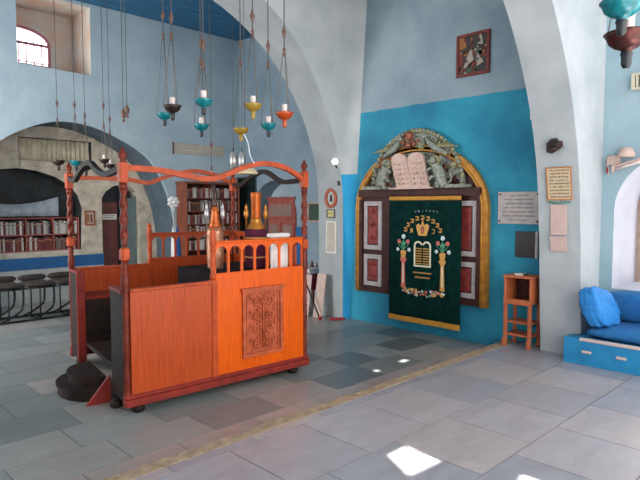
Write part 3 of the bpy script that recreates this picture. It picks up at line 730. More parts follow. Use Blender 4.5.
# ------------------------------------------------------------------ blue bench with cushions
cb = thing('blue_bench', 'low bright blue painted bench box with seat mattress below window', 'bench', (5.60, 1.1, 0))
F0 = ID
mb = MB(); mb.prism([(0, -1.4), (.70, -1.4), (.70, 1.075), (.20, 1.075), (.16, 1.15), (0, 1.15)], 0, .25, 'couch_paint', P=lambda u, w, d: (u, w, d)); mb.build('bench_box', cb)
mb = MB(); mb.box((-.012, -1.4, .235), (.03, 1.0, .262), 'pale_trim', bev=.004); mb.build('edge_trim', cb)
for y_ in (.93, .62, .33): 
    k = MB(); k.box((-.014, y_-.045, .12), (0, y_+.045, .145), 'pale_trim', bev=.004); k.build('drawer_pull', cb)
def pad(size, m, nx=16, ny=16, puff=.5, wr=.006, seed=1):
    """soft block: rounded, slightly lumpy cushion centred on the origin"""
    b = MB(); sx, sy, sz = (q/2 for q in size); r = random.Random(seed); ph = [r.uniform(0, 6) for _ in range(6)]
    vs = []; fs = []
    for side in (1, -1):
        for j in range(ny+1):
            for i in range(nx+1):
                u = -1+2*i/nx; v = -1+2*j/ny
                e_ = (1-abs(u)**6)*(1-abs(v)**6); hh = sz*(.35+.65*max(0, e_)**puff)
                if i in (0, nx) or j in (0, ny): hh = sz*.35
                n_ = wr*(math.sin(5*u+ph[0]+3*v)+math.sin(9*v+ph[1]-4*u)+.6*math.sin(14*u+11*v+ph[2]))
                k = 1-.04*(abs(u*v))
                vs.append((u*sx*k, v*sy*k, side*(hh+n_*max(0, e_))))
    Nn = (nx+1)*(ny+1)
    for s_ in (0, 1):
        for j in range(ny):
            for i in range(nx): a = s_*Nn+j*(nx+1)+i; fs.append((a, a+1, a+nx+2, a+nx+1))
    for i in range(nx):
        for a in (i, ny*(nx+1)+i): fs.append((a, a+1, Nn+a+1, Nn+a))
    for j in range(ny):
        for a in (j*(nx+1), j*(nx+1)+nx): fs.append((a, a+nx+1, Nn+a+nx+1, Nn+a))
    b.add(vs, fs, m, True); return b
p = pad((.64, 2.3, .12), 'couch_cloth', 14, 50, .5, .004); o = p.build('mattress', cb); o.location = (.37, -.15, .315)
bc = pad((.16, 2.3, .30), 'couch_cloth', 12, 50, .4, .005, 3)
o = bc.build('back_cushion'); o.rotation_euler = (0, math.radians(-8), 0); o.location = (6.20, .98, .53)
tag(o, 'long dark blue bolster cushion along the wall behind the bench seat', 'cushion')
o = pad((.50, .17, .38), 'cushion_cloth', 16, 12, .5, .008, 5).build('pillow'); o.rotation_euler = (math.radians(-24), math.radians(12), math.radians(-6)); o.location = (5.83, 2.0, .54)
o = tag(o, 'bright blue pillow leaning on the wall at the left end of the bench', 'pillow')

# ------------------------------------------------------------------ wall fixtures on the right wall
t = thing('wall_lamp', 'pale pink wall lamp with slanted arm on the right wall beside the arch', 'lamp', (6.3, 2.0, 2.0))
F = frame((0, 0, 0), (0, -1, 0), (-1, 0, 0))
q = MB(F); q.box((-.12, 0, -.04), (.0, .03, .06), 'fixture_pink', bev=.006); q.build('mount', t)
q = MB(F); q.box((-.13, .0, -.13), (-.11, .03, .05), 'fixture_pink', bev=.004); q.box((-.128, .03, -.12), (-.112, .034, -.06), 'red_cloth'); q.build('switch_strip', t)
q = MB(F); q.lathe([(.0, .10), (.05, .095), (.075, .05), (.08, .02), (.07, .0)], 'fixture_pink', (.07, .07, 0.03)); q.build('dome', t)
q = MB(frame((0, 0, 0), Vector((0, -1, .28)).normalized(), (-1, 0, 0)))
q.box((-.06, .03, -.055), (.33, .07, -.035), 'fixture_pink', bev=.004); q.tube([(-.05, .06, -.075), (.30, .06, -.075)], .016, 'milk_glass', 10); q.box((-.06, .03, -.10), (-.045, .09, -.035), 'fixture_pink'); q.box((.31, .03, -.10), (.33, .09, -.035), 'fixture_pink'); q.build('tube_arm', t)
t = thing('wall_vent', 'cream slatted vent box high on the right wall', 'vent', (6.3, 1.72, 2.70))
q = MB(F); q.prism(rect(-.19, 0, .13, .16), 0, .06, 'beige_plastic', holes=[rect(-.16, .02, .11, .14)]); q.build('housing', t)
q = MB(F)
for i in range(6): q.box((-.15+.045*i, .01, .02), (-.13+.045*i, .05, .14), 'beige_plastic')
q.build('slats', t)

# ------------------------------------------------------------------ the bimah
Ax, Ay = 1.99, 4.2
PA = Vector((0, 0, 0)); PB = Vector((1.82, -.10, 0)); PD = Vector((.29, 1.85, 0)); PC = Vector((2.15, 1.55, 0))
bm_ = thing('reading_platform', 'large orange-brown wooden reading platform with four turned posts and wavy rails', 'platform', (Ax, Ay, LOW))
Z = lambda z: z-LOW
def seg(P, Q):
    d = (Q-P); L_ = d.length; ex = d/L_; ey = Vector((-ex.y, ex.x, 0))   # ey: to the left of P->Q
    return L_, frame(P, ex, ey)
def post(P, name='corner_post', ztop=2.03):
    c = (P.x, P.y, 0); q = MB()
    KP = .80
    q.lathe([(r_*KP, z_) for r_, z_ in [(.03, Z(LOW+.10)), (.034, Z(.02)), (.034, Z(.06)), (.028, Z(.08)), (.033, Z(.12)), (.033, Z(.2)), (.026, Z(.22)), (.034, Z(.25)), (.026, Z(.28)), (.03, Z(.33)), (.033, Z(.45)), (.036, Z(.5)), (.026, Z(.52)), (.037, Z(.55)), (.026, Z(.58)), (.037, Z(.61)), (.026, Z(.64)), (.033, Z(.68)), (.033, Z(.80)),
             (.026, Z(.84)), (.040, Z(.92)), (.045, Z(.97)), (.028, Z(1.03)), (.036, Z(1.05)), (.028, Z(1.08)), (.034, Z(1.11))]], 'wood_post', c, 16)
    q.box((P.x-.036, P.y-.036, Z(1.11)), (P.x+.036, P.y+.036, Z(1.22)), 'wood_rail', bev=.016)
    tw = [(.024+.004*math.sin(PI*i/60), Z(1.23+.44*i/60)) for i in range(61)]
    q.lathe(tw, 'wood_post', c, 20, rf=lambda a, z: 1+.20*math.cos(2*(a-z*26)))
    q.lathe([(.027, Z(1.67)), (.033, Z(1.69)), (.027, Z(1.72))], 'wood_post', c)
    q.box((P.x-.033, P.y-.033, Z(1.72)), (P.x+.033, P.y+.033, Z(1.88)), 'wood_rail', bev=.006)
    q.build(name, bm_)
    q = MB(); q.lathe([(.028, Z(1.88)), (.018, Z(1.895)), (.030, Z(1.915)), (.034, Z(1.935)), (.026, Z(1.955)), (.014, Z(1.965)), (.014, Z(1.975)), (.0, Z(2.0))], 'wood_post', c); return q.build('finial', bm_)
for P in (PA, PB, PC, PD): post(P)
def small_post(P, z1):
    q = MB(); c = (P.x, P.y, 0); q.box((P.x-.028, P.y-.028, Z(.0)), (P.x+.028, P.y+.028, Z(.90)), 'wood_rail', bev=.005)
    q.lathe([(.022, Z(.90)), (.030, Z(.93)), (.018, Z(.96)), (.026, Z(1.04)), (.028, Z(1.08)), (.018, Z(1.13)), (.027, Z(1.15)), (.020, Z(1.18)), (.03, Z(1.21)), (.03, Z(1.26)), (.02, Z(1.28)), (.028, Z(1.31)), (.012, Z(1.34)), (0, Z(1.355))], 'wood_rail', c)
    q.build('newel_post', bm_)
def low_panel(P, Q, u0, u1, mm, t=.035):
    L_, F = seg(P, Q); q = MB(F); q.box((u0, -t/2, Z(.0)), (u1, t/2, Z(.865)), mm); o = q.build('low_panel', bm_)
    c = MB(F); c.box((u0, -t/2-.012, Z(.865)), (u1, t/2+.012, Z(.89)), 'wood_rail', bev=.006); c.build('cap', o)
def high_panel(P, Q, u0, u1, mm, carved=False, t=.035):
    L_, F = seg(P, Q); q = MB(F); q.box((u0, -t/2, Z(.0)), (u1, t/2, Z(.94)), mm); o = q.build('high_panel', bm_)
    n = max(3, int(round((u1-u0)/.15))); w = (u1-u0)/n; hs = []
    for i in range(n): a = u0+w*i; hs.append([(a+w*.93, Z(.95))] + arc(a+w/2, Z(1.125), w*.43, w*.43, 0, 180, 12) + [(a+w*.07, Z(.95))])
    b = MB(F); b.prism(rect(u0, Z(.94), u1, Z(1.215)), -.010, .010, mm, holes=hs); b.box((u0, -.026, Z(1.215)), (u1, .026, Z(1.235)), mm, bev=.005)
    b.build('arcade', bm_)
    if carved:
        for s_ in ([-1]):
            dd = s_*t/2; a, c_ = u0+.27, u0+.73; z0, z1 = Z(.15), Z(.775)
            f = MB(F); f.prism(rect(a, z0, c_, z1), dd, dd-.02, 'wood_carved', holes=[rect(a+.035, z0+.035, c_-.035, z1-.035)])
            f.box((a-.015, dd-.032, z1-.01), (c_+.015, dd, z1+.018), 'wood_carved'); f.prism(rect(a+.045, z0+.045, c_-.045, z1-.045), dd, dd-.012, 'wood_carved', holes=[rect(a+.06, z0+.06, c_-.06, z1-.06)])
            cp = f.build('carved_panel', bm_)
            r = MB(F); r.box((a+.03, dd-.004, z0+.03), (c_-.03, dd, z1-.03), 'wood_carved'); cu = (a+c_)/2
            for k in range(4):
                z = z0+.12+.13*k
                for s2 in (-1, 1):
                    scroll(r, cu+s2*.075, z, .055, 'wood_carved', dd-.010, s=s2, a0=PI/2, rad=.011)
                    r.ball((cu+s2*.135, dd-.008, z+.05), (.018, .01, .03), 'wood_carved')
                    r.ball((cu+s2*.03, dd-.010, z+.06), (.014, .012, .034), 'wood_carved')
            r.tube([(cu, dd-.01, z0+.07), (cu, dd-.012, z1-.08)], .011, 'wood_carved')
            for k in range(6): an = 2*PI*k/6; r.ball((cu+.03*math.cos(an), dd-.012, z1-.10+.03*math.sin(an)), (.017, .01, .017), 'wood_carved')
            r.build('relief', cp)
def wavy(P, Q, pts, m='wood_rail'):
    L_, F = seg(P, Q); k = L_/pts[-1][0]; pts = smooth([(a*k, z) for a, z in pts], 6); q = MB(F)
    up_ = [(a, Z(z)+.022) for a, z in pts]; dn = [(a, Z(z)-.024) for a, z in reversed(pts)]
    q.prism(dn[::-1] + up_[::-1], -.022, .022, m); q.build('top_rail', bm_)
def base(P, Q, m='wood_base', u0=-.03, u1=None):
    L_, F = seg(P, Q); u1 = u1 or L_+.03; q = MB(F); q.box((u0, -.045, Z(-.05)), (u1, .03, Z(.01)), m, bev=.008); q.box((u0, -.034, Z(.01)), (u1, .03, Z(.045)), m, bev=.008); q.build('base_moulding', bm_)
LAB, FAB = seg(PA, PB)
base(PA, PB); base(PC, PD); base(PB, PC)
low_panel(PA, PB, .03, .77, 'wood_red'); high_panel(PA, PB, .80, LAB-.03, 'wood_orange', True); small_post(FAB((.785, 0, 0)), 1)
wavy(PA, PB, [(0, 1.84), (.31, 1.83), (.58, 1.79), (.78, 1.775), (.94, 1.82), (1.16, 1.90), (1.36, 1.935), (1.58, 1.91), (1.75, 1.84), (1.84, 1.79)])
LDC, FDC = seg(PD, PC)
low_panel(PD, PC, .03, .82, 'wood_red'); high_panel(PD, PC, .85, LDC-.03, 'wood_red'); small_post(FDC((.835, 0, 0)), 1)
wavy(PD, PC, [(0, 1.83), (.31, 1.84), (.6, 1.83), (.8, 1.80), (.95, 1.85), (1.16, 1.92), (1.36, 1.95), (1.58, 1.92), (1.75, 1.85), (1.84, 1.80)])
LBC, FBC = seg(PB, PC); high_panel(PB, PC, .03, LBC-.03, 'wood_red')
wavy(PB, PC, [(0, 1.80), (.22, 1.79), (.5, 1.80), (.8, 1.90), (1.0, 1.92), (1.3, 1.86), (1.55, 1.79), (1.8, 1.80)], 'wood_dark_and_shaded')  # rail wood coloured near-black to hold its backlit shade
wavy(PA, PD, [(0, 1.84), (.25, 1.82), (.5, 1.81), (.75, 1.86), (.95, 1.93), (1.15, 1.93), (1.4, 1.86), (1.6, 1.80), (1.85, 1.83)], 'wood_dark_and_shaded')  # backlit shade put into the rail's colour here too
LAD, FAD = seg(PA, PD)
q = MB(FAD); q.box((.03, -.02, Z(-.02)), (.36, .02, Z(.86)), 'wood_dark_and_shaded', bev=.004); q.box((.03, -.03, Z(.85)), (.36, .03, Z(.88)), 'wood_base', bev=.004); q.build('side_panel', bm_)
q = MB(FAD); q.box((1.50, -.02, Z(-.02)), (LAD-.03, .02, Z(.86)), 'wood_dark_and_shaded', bev=.004); q.box((1.48, -.03, Z(.86)), (LAD-.03, .03, Z(.89)), 'wood_base', bev=.004); q.build('side_panel', bm_)
q = MB(FAD); q.box((1.47, -.04, Z(-.02)), (1.50, .04, Z(.88)), 'wood_base', bev=.004); q.build('door_jamb', bm_)
# deck
q = MB(); q.prism([(PA.x+.03, PA.y+.03), (PB.x-.03, PB.y+.03), (PC.x-.03, PC.y-.03), (PD.x+.03, PD.y-.03)], Z(.14), Z(.18), 'wood_dark_and_shaded', P=lambda u, w, d: (u, w, d)); q.build('deck', bm_)
# benches inside
q = MB(FDC); q.box((.05, -.40, Z(.60)), (LDC-.1, -.03, Z(.63)), 'wood_base', bev=.006); q.box((.05, -.38, Z(.18)), (LDC-.1, -.36, Z(.60)), 'wood_dark_and_shaded'); q.build('bench_seat', bm_)
q = MB(FAB); q.box((.05, .03, Z(.60)), (LAB-.1, .36, Z(.63)), 'wood_base', bev=.006); q.box((.38, .33, Z(.18)), (LAB-.1, .35, Z(.60)), 'wood_dark_and_shaded'); q.build('bench_seat', bm_)
# bun feet
for P, off in ((PA, (.10, .03)), (PB, (-.12, .05)), (PC, (-.12, -.05)), (PD, (.05, -.08)), (PA, (.02, .25))):
    q = MB(); q.lathe([(.03, 0), (.05, .012), (.055, .035), (.045, .06), (.03, .075)], 'wood_dark_and_shaded', (P.x+off[0], P.y+off[1], 0)); q.build('bun_foot', bm_)
# rounded step at the opening
q = MB(FAD)
for r, z0, z1, b_ in ((.33, 0, .10, 0), (.24, .10, .19, 0)):
    out = [(.84+r*math.cos(a)*1.15, .02+r*math.sin(a)) for a in [PI*i/24 for i in range(25)]]
    q.prism(out, z0, z1-.02, 'wood_dark_and_shaded', P=lambda u, w, d: (u, w, d)); out = [(.84+(r+.015)*math.cos(a)*1.15, .02+(r+.015)*math.sin(a)) for a in [PI*i/24 for i in range(25)]]; q.prism(out, z1-.02, z1, 'wood_dark_and_shaded', P=lambda u, w, d: (u, w, d))
q.build('entrance_step', bm_)
q = MB(FAD); q.add([(.40, .22, 0), (.40, .02, 0), (.40, .02, .24), (.43, .22, 0), (.43, .02, 0), (.43, .02, .24)], [(0, 1, 2), (3, 5, 4), (0, 2, 5, 3), (0, 3, 4, 1), (1, 4, 5, 2)], 'wood_base'); q.build('step_bracket', bm_)

# reading desk on the platform
dk = thing('reading_desk', 'dark cloth covered desk standing inside the wooden platform', 'desk', (3.48, 4.90, .06))
q = MB(); q.box((-.38, -.36, .80), (.40, .36, .83), 'case_wood', bev=.006); q.build('desk_top', dk)
q = MB(); q.box((-.35, -.33, 0), (.37, .33, .80), 'wood_dark_and_shaded'); q.build('desk_body', dk)
q = MB(); q.box((-.395, -.375, .832), (.415, .375, .842), 'desk_cloth'); q.box((-.397, -.375, .50), (-.385, .375, .84), 'desk_cloth'); q.box((-.397, -.385, .52), (.415, -.372, .84), 'desk_cloth'); q.build('cloth_cover', dk)
DT = .06+.842
def at(u, v, fwd):
    a = (u-320)/565; b = (v-240)/565
    return Vector((0, 0, H)) + (FWD + Rh*a - UPV*b)*(fwd/1.0)
# Torah cases
def rimon(parent, x, y, z, m, h=.16):
    q = MB(); q.lathe([(.008, z-.03), (.008, z+h*.35), (.018, z+h*.38), (.024, z+h*.5), (.026, z+h*.62), (.02, z+h*.75), (.012, z+h*.8), (.016, z+h*.88), (.004, z+h), (0, z+h*1.08)], m, (x, y, 0), 10); q.build('finial', parent)
c1 = thing('torah_case', 'copper coloured round scroll case with orange dome and silver finials', 'scroll case', (3.28, 4.87, DT))
def SC(p, a, b): return [(r*a, z*b) for r, z in p]
q = MB(); q.lathe(SC([(.075, 0), (.085, .01), (.08, .03), (.088, .05), (.09, .14), (.088, .24), (.092, .25), (.085, .27), (.07, .295)], 1.0, 1.42), 'copper_case', seg=14, rf=lambda a, z: 1+.02*math.cos(8*a)); q.build('case_body', c1)
q = MB(); q.lathe(SC([(.07, .29), (.055, .32), (.042, .35), (.036, .40), (.032, .44), (.022, .445)], 1.0, 1.42), 'case_orange', seg=14); q.build('dome', c1)
q = MB(); q.lathe(SC([(.02, .44), (.03, .455), (.018, .48), (.03, .50), (.034, .53), (.022, .56), (.012, .60), (.0, .62)], 1.0, 1.42), 'bronze', seg=12); q.build('crown', c1)
for s_ in (-1, 1): rimon(c1, s_*.08*Rh.x, s_*.08*Rh.y, .42, 'silver', .24)
c2 = thing('torah_case', 'crimson covered scroll case with tall orange top and gilt finials', 'scroll case', (3.66, 4.68, DT))
q = MB(); q.lathe([(.108, 0), (.116, .01), (.116, .38), (.108, .40)], 'crimson', seg=16); q.build('case_body', c2)
for z_ in (.30, .10):
    q = MB(); q.lathe([(.1165, z_), (.119, z_+.003), (.119, z_+.013), (.1165, z_+.016)], 'gold_thread', seg=16); q.build('gold_band', c2)
q = MB(); q.lathe([(.095, .395), (.088, .41), (.078, .435), (.062, .46), (.055, .49), (.055, .51)], 'case_gold', seg=14, rf=lambda a, z: 1+.05*math.cos(7*a)); q.build('collar', c2)
q = MB(); q.lathe([(.052, .50), (.056, .52), (.055, .72), (.058, .73), (.060, .77), (.052, .78)], 'case_orange', seg=6); q.build('tower', c2)
for s_ in (-1, 1): rimon(c2, s_*.10*Rh.x, s_*.10*Rh.y, .43, 'case_gold', .22)
# white book rest on the desk
w = thing('white_cover', 'white cloth covered book rest at the right end of the desk', 'book rest', (3.74, 4.78, DT)) if False else None
# cloth covered chair back behind balustrade (white double arched cover)
wc = thing('prayer_book_stand', 'bright white cloth covered book stand behind the wooden arcade', 'book stand', (3.66, 4.24, .63))
Fq = frame((0, 0, 0), (1, -.05, 0), (.05, 1, 0)); q = MB(Fq); q.box((-.12, .02, 0), (.08, .07, .62), 'white_cloth', bev=.015); q.build('cloth_panel', wc)
q = MB(Fq); q.box((-.13, .0, .60), (.09, .11, .64), 'white_cloth', bev=.008); q.build('top_board', wc)
q = MB(Fq); q.box((-.12, -.0, 0), (.08, .12, .03), 'wood_base', bev=.004); q.build('base', wc)

# cream lampshade and dark drape under the canopy
def hang_point(u, v, fwd): return at(u, v, fwd)

# ------------------------------------------------------------------ hanging oil lamps
def hanging_lamp(u, v, wpx, glassm, label, fwd=None, pul=(.55,), ceil=5.05, glass=True, real=.15, nch=3, group='oil lamps hung on ropes', knob='dark_glass', prof=None):
    fwd = fwd or real*565/wpx; p = at(u, v, fwd); R = real/2
    t = thing('oil_lamp', label, 'hanging lamp', p, group)
    q = MB(); k = R/.075
    q.lathe([(.014*k, -.055*k), (.018*k, -.045*k), (.020*k, -.035*k), (.04*k, -.028*k), (.060*k, -.012*k), (.068*k, .008*k), (.078*k, .022*k), (.074*k, .026*k), (.062*k, .014*k), (.05*k, -.006*k), (.02*k, -.02*k)], glassm, seg=18); q.build('bowl', t)
    q = MB(); q.lathe([(.0, -.10*k), (.012*k, -.098*k), (.018*k, -.085*k), (.018*k, -.06*k), (.022*k, -.05*k), (.016*k, -.04*k), (.012*k, -.03*k)], knob, seg=12); q.build('knob', t)
    if glass: q = MB(); q.lathe([(.016*k, 0), (.022*k, .02*k), (.024*k, .085*k), (.026*k, .09*k), (.020*k, .09*k), (.018*k, .03*k)], 'milk_glass', seg=12); q.build('glass_cup', t)
    zt = pul[0]*real/.15 if False else pul[0]
    for i in range(nch):
        a = 2*PI*i/nch+.4; q = MB(); q.tube([(.074*k*math.cos(a), .074*k*math.sin(a), .018*k), (.012*math.cos(a), .012*math.sin(a), zt)], .003, 'chain', 5); q.build('chain', t)
    q = MB(); q.lathe([(.004, zt-.02), (.012, zt-.01), (.016, zt+.01), (.009, zt+.02), (.015, zt+.035), (.010, zt+.05), (.004, zt+.06)], 'bead_wood', seg=10); q.build('pulley', t)
    for z in pul[1:]: q = MB(); q.lathe([(.004, z-.03), (.012, z-.02), (.010, z-.005), (.019, z+.01), (.019, z+.03), (.009, z+.05), (.012, z+.06), (.004, z+.075)], 'bead_wood', seg=10); q.build('counterweight', t)
    q = MB(); q.tube([(0, 0, zt), (0, 0, ceil-p.z)], .005, 'rope', 5); q.build('rope', t)
    return t
hanging_lamp(172.5, 108.5, 18, 'bronze', 'dark bronze hanging oil lamp in front of a smaller teal one', pul=(.57, .72))
hanging_lamp(164.5, 116, 14, 'teal_glass', 'teal hanging oil lamp partly behind the dark bronze lamp', pul=(.75, .95), fwd=5.6, glass=False)
hanging_lamp(203.7, 102.5, 19, 'teal_glass', 'wide teal hanging oil lamp, the higher of the teal pair', pul=(.27, .42))
hanging_lamp(201.5, 127, 14.5, 'teal_glass', 'small teal hanging oil lamp directly below the wide teal lamp', pul=(.62, .8), fwd=5.6)
hanging_lamp(241, 131, 14, 'yellow_glass', 'yellow hanging oil lamp with the white cable running from it', pul=(.62, .78), fwd=5.4, glass=False, knob='yellow_glass')
hanging_lamp(253, 107, 18, 'yellow_glass', 'yellow hanging oil lamp with tall white glass, upper of two', pul=(.58, .72), knob='yellow_glass')
hanging_lamp(268.5, 126.5, 15, 'teal_glass', 'teal hanging oil lamp to the left of the orange one', pul=(.55, .72), fwd=5.3)
hanging_lamp(284.5, 115.5, 18, 'orange_glass', 'bright orange hanging oil lamp', pul=(.50, .66), knob='orange_glass')
hanging_lamp(58.5, 162.5, 13, 'bronze', 'dark bronze hanging oil lamp farthest left, before the stone arch', pul=(.55, .78), fwd=7.8, ceil=4.9, glass=False, real=.17)
hanging_lamp(76, 163, 13, 'teal_glass', 'teal hanging oil lamp before the stone arch between two dark lamps', pul=(.62, .78), fwd=7.9, ceil=4.9, glass=False, real=.17)
hanging_lamp(86, 168, 12, 'bronze', 'dark hanging oil lamp just right of the far teal lamp', pul=(.58, .68), fwd=7.7, ceil=4.9, glass=False, real=.16)
hanging_lamp(104.5, 161, 12, 'bronze', 'dark hanging lamp with white glass above the door arch, left of two', pul=(.45, .72), fwd=7.7, ceil=4.9, real=.14)
hanging_lamp(110.5, 166, 11, 'bronze', 'dark hanging lamp with white glass above the door arch, right of two', pul=(.45, .62), fwd=7.9, ceil=4.9, real=.14)
hanging_lamp(211.5, 178, 13, 'bronze', 'dark hanging lamp with white glass above the dip of the front rail', pul=(.10, .4), fwd=7.3, ceil=4.9, real=.15)
hanging_lamp(622, 8, 42, 'teal_glass', 'large teal hanging oil lamp at the upper right corner', pul=(.40,), fwd=2.75, real=.20, glass=False)
hanging_lamp(627, 40, 42, 'red_bronze', 'large reddish bronze hanging oil lamp with white glass below a teal one', pul=(.60,), fwd=2.95, real=.22)
# rope counterweights near the front post
for u, v, f_, lb in ((123.3, 116, 6.3, 'wooden counterweight on a rope, left of two above the front post'), (127, 112, 6.6, 'wooden counterweight on a rope, right of two above the front post')):
    p = at(u, v, f_); t = thing('rope_weight', lb, 'counterweight', p, 'rope counterweights above the front post')
    q = MB(); q.lathe([(.004, -.07), (.02, -.06), (.012, -.03), (.026, 0), (.03, .03), (.018, .06), (.006, .08)], 'bead_wood', seg=10); q.build('weight', t)
    q = MB(); q.tube([(0, 0, .05), (0, 0, 4.9-p.z if p.y > 6.1 else 5.05-p.z)], .005, 'rope', 5); q.build('rope', t)
# white cable from the yellow lamp to the canopy rail
pts = [at(244, 134, 5.3), at(248, 143, 5.25), at(250, 155, 5.2), at(254, 163, 5.1)]
q = MB(); q.tube(smooth([tuple(p) for p in pts]), .006, 'cable', 6)
tag(q.build('cable'), 'white cable curving from the yellow lamp down to the canopy', 'cable')
# ceiling-hung shade under the platform canopy
p = at(245, 172, 5.6)
t = thing('hanging_lampshade', 'wide cream shade hanging under the wavy front rail', 'hanging lamp', p)
q = MB(); q.lathe([(.13, -.02), (.125, .0), (.09, .035), (.03, .05), (.0, .055)], 'lamp_cream', seg=20); q.build('shade', t)
q = MB(); q.tube([(0, 0, .05), (0, 0, 5.05-p.z)], .003, 'rope', 5); q.build('rope', t)
for u, lb in ((233.5, 'left of two grey glass jars hung above the bookcase'), (242, 'right of two grey glass jars hung above the bookcase')):
    p = at(u, 170, 7.6); t = thing('hanging_jar', 'grey glass jar, ' + lb, 'jar', p, 'hanging glass jars')
    q = MB(); q.lathe([(.02, 0), (.052, .01), (.054, .2), (.035, .225), (.035, .24)], 'silver', seg=14); q.build('jar_body', t)
    q = MB(); q.lathe([(.008, .235), (.008, .3)], 'bronze', seg=8); q.tube([(0, 0, .29), (0, 0, 4.9-p.z)], .003, 'rope', 5); q.build('hanger', t)

# sconce on the arch pier
t = thing('wall_sconce', 'white globe lamp on black bracket beside the arch edge', 'lamp', (5.94, 5.66, 2.05))
F = frame((0, 0, 0), (1, 0, 0), (0, 1, 0))
q = MB(); q.box((-.0, -.03, -.22), (.03, .03, .10), 'black_metal', bev=.006); q.tube([(0, 0, .02), (-.05, 0, .04), (-.07, 0, .09)], .010, 'black_metal'); q.build('bracket', t)
q = MB(); q.ball((-.08, 0, .12), (.045, .045, .042), 'bulb', seg=14); q.build('globe', t)
# pier x = 5.97 facing -x: clock, yellow sign, poster
def px_(y): return 5.97
F2 = lambda: frame((0, 0, 0), (0, -1, 0), (-1, 0, 0))
t = thing('oval_plaque', 'oval amber framed plaque on the pier beside the blue corner', 'plaque', (5.97, 5.83, 1.65))
q = MB(F2()); el = lambda rx, rz: [(rx*math.cos(2*PI*i/28), rz*math.sin(2*PI*i/28)) for i in range(28)]
q.prism(el(.12, .145), 0, .03, 'amber_wood', holes=[el(.075, .10)]); q.build('frame', t)
q = MB(F2()); q.prism(el(.075, .105), 0, .012, 'mirror_cream'); q.prism([(-.03, -.05), (.03, -.05), (.02, .05), (-.02, .05)], .012, .015, 'bronze'); q.build('plate', t)
wallX('wall_notice', 'small yellowish notice under the oval plaque', 'notice', 5.97, 5.92, 5.76, 1.36, 1.485, 'sign_yellow', .008, 3, 'ink', fr='ink_grey', frw=.012)
wallX('wall_notice', 'long white edged poster under the yellowish notice', 'notice', 5.97, 5.93, 5.73, .84, 1.31, 'paper_cream', .006, 8, 'grey_frame', fr='paper', frw=.02)

# ------------------------------------------------------------------ left bay: bookcase, cabinet, plaque, flag ...
def books(F, u0, u1, z0, hmax, depth, label_f, grp, seed, pal, d0=.02):
    r = random.Random(seed); u = u0; k = 0
    names = ['dark red', 'reddish brown', 'navy blue', 'pale grey', 'brown', 'mid grey', 'dark green-grey', 'off-white', 'maroon', 'taupe']
    protos = {}
    while True:
        w = r.choice((.024, .03, .036, .042)); 
        if u+w > u1: break
        c = r.choice(pal); h = hmax*r.uniform(.78, .98); key = (c, w)
        if key not in protos:
            q = MB(); q.box((0, 0, 0), (w-.002, depth, 1), 'book_%d' % c); q.box((.003, .004, 1-.02), (w-.005, depth-.002, 1.001), 'paper')
            q.box((0, -.002, .75), (w-.002, .0, .80), 'gold_thread' if c in (0, 2, 4, 8) else 'ink')
            me = q.build('book'); protos[key] = me.data; o = me
        else: o = bpy.data.objects.new('book', protos[key]); COL.objects.link(o)
        o.location = F((u, d0, z0)); o.scale = (1, 1, h)
        ex = F((1, 0, 0))-F((0, 0, 0)); o.rotation_euler = (0, 0, math.atan2(ex.y, ex.x))
        tag(o, label_f % names[c], 'book', grp); u += w+.001; k += 1
bcF = frame((5.47, 9.03, LOW), (1, 0, 0), (0, 1, 0))
bc = thing('bookcase', 'tall brown open bookcase against the back wall', 'bookcase', (5.47, 9.03, LOW))
W_, D_, H_ = 1.20, .34, 2.06
for x in (0, .58, W_-.03): bx('upright', (x, 0, 0), (x+.03, D_, H_), 'case_wood', bc)
bx('top_board', (-.02, -.02, H_), (W_+.02, D_, H_+.04), 'case_wood', bc)
bx('back_panel', (.03, D_-.015, 0), (W_-.03, D_, H_), 'wood_ark', bc, 0)
SH = [.08, .42, .84, 1.08, 1.32, 1.56, 1.80]
for z in SH:
    for a, b in ((.03, .58), (.61, W_-.03)): bx('shelf', (a, .0, z-.02), (b, D_-.015, z), 'case_wood', bc)
shn = ['bottom', 'second', 'third', 'fourth', 'fifth', 'sixth', 'top']
for i, z in enumerate(SH):
    if i < 2: continue
    for s_, (a, b) in (('left', (.035, .575)), ('right', (.615, W_-.035))):
        books(bcF, a, b, z, .21, .2, '%%s book on the %s shelf, %s half of tall bookcase' % (shn[i], s_), 'books in the tall bookcase', i*7+len(s_), [0, 3, 4, 5, 7, 8, 1])
# back-wall inscription
t = thing('wall_inscription', 'long beige inscribed stone strip on the back wall above the bookcase', 'plaque', (6.0, 9.4, 2.50))
Fb = frame((0, 0, 0), (1, 0, 0), (0, -1, 0))
q = MB(Fb); q.box((-.56, .001, 0), (.56, .03, .20), 'paper_cream', bev=.005); q.build('board', t)
q = MB(Fb); r = random.Random(8); 
for j in range(2):
    u = -.5
    while u < .5: w = r.uniform(.008, .016); q.box((u, .03, .06+.065*j), (u+w, .031, .09+.065*j), 'stone'); u += w*1.8
q.build('lettering', t)
q = MB(Fb); q.box((-.58, .001, -.01), (-.56, .035, .21), 'bead_wood'); q.build('end_strip', t)
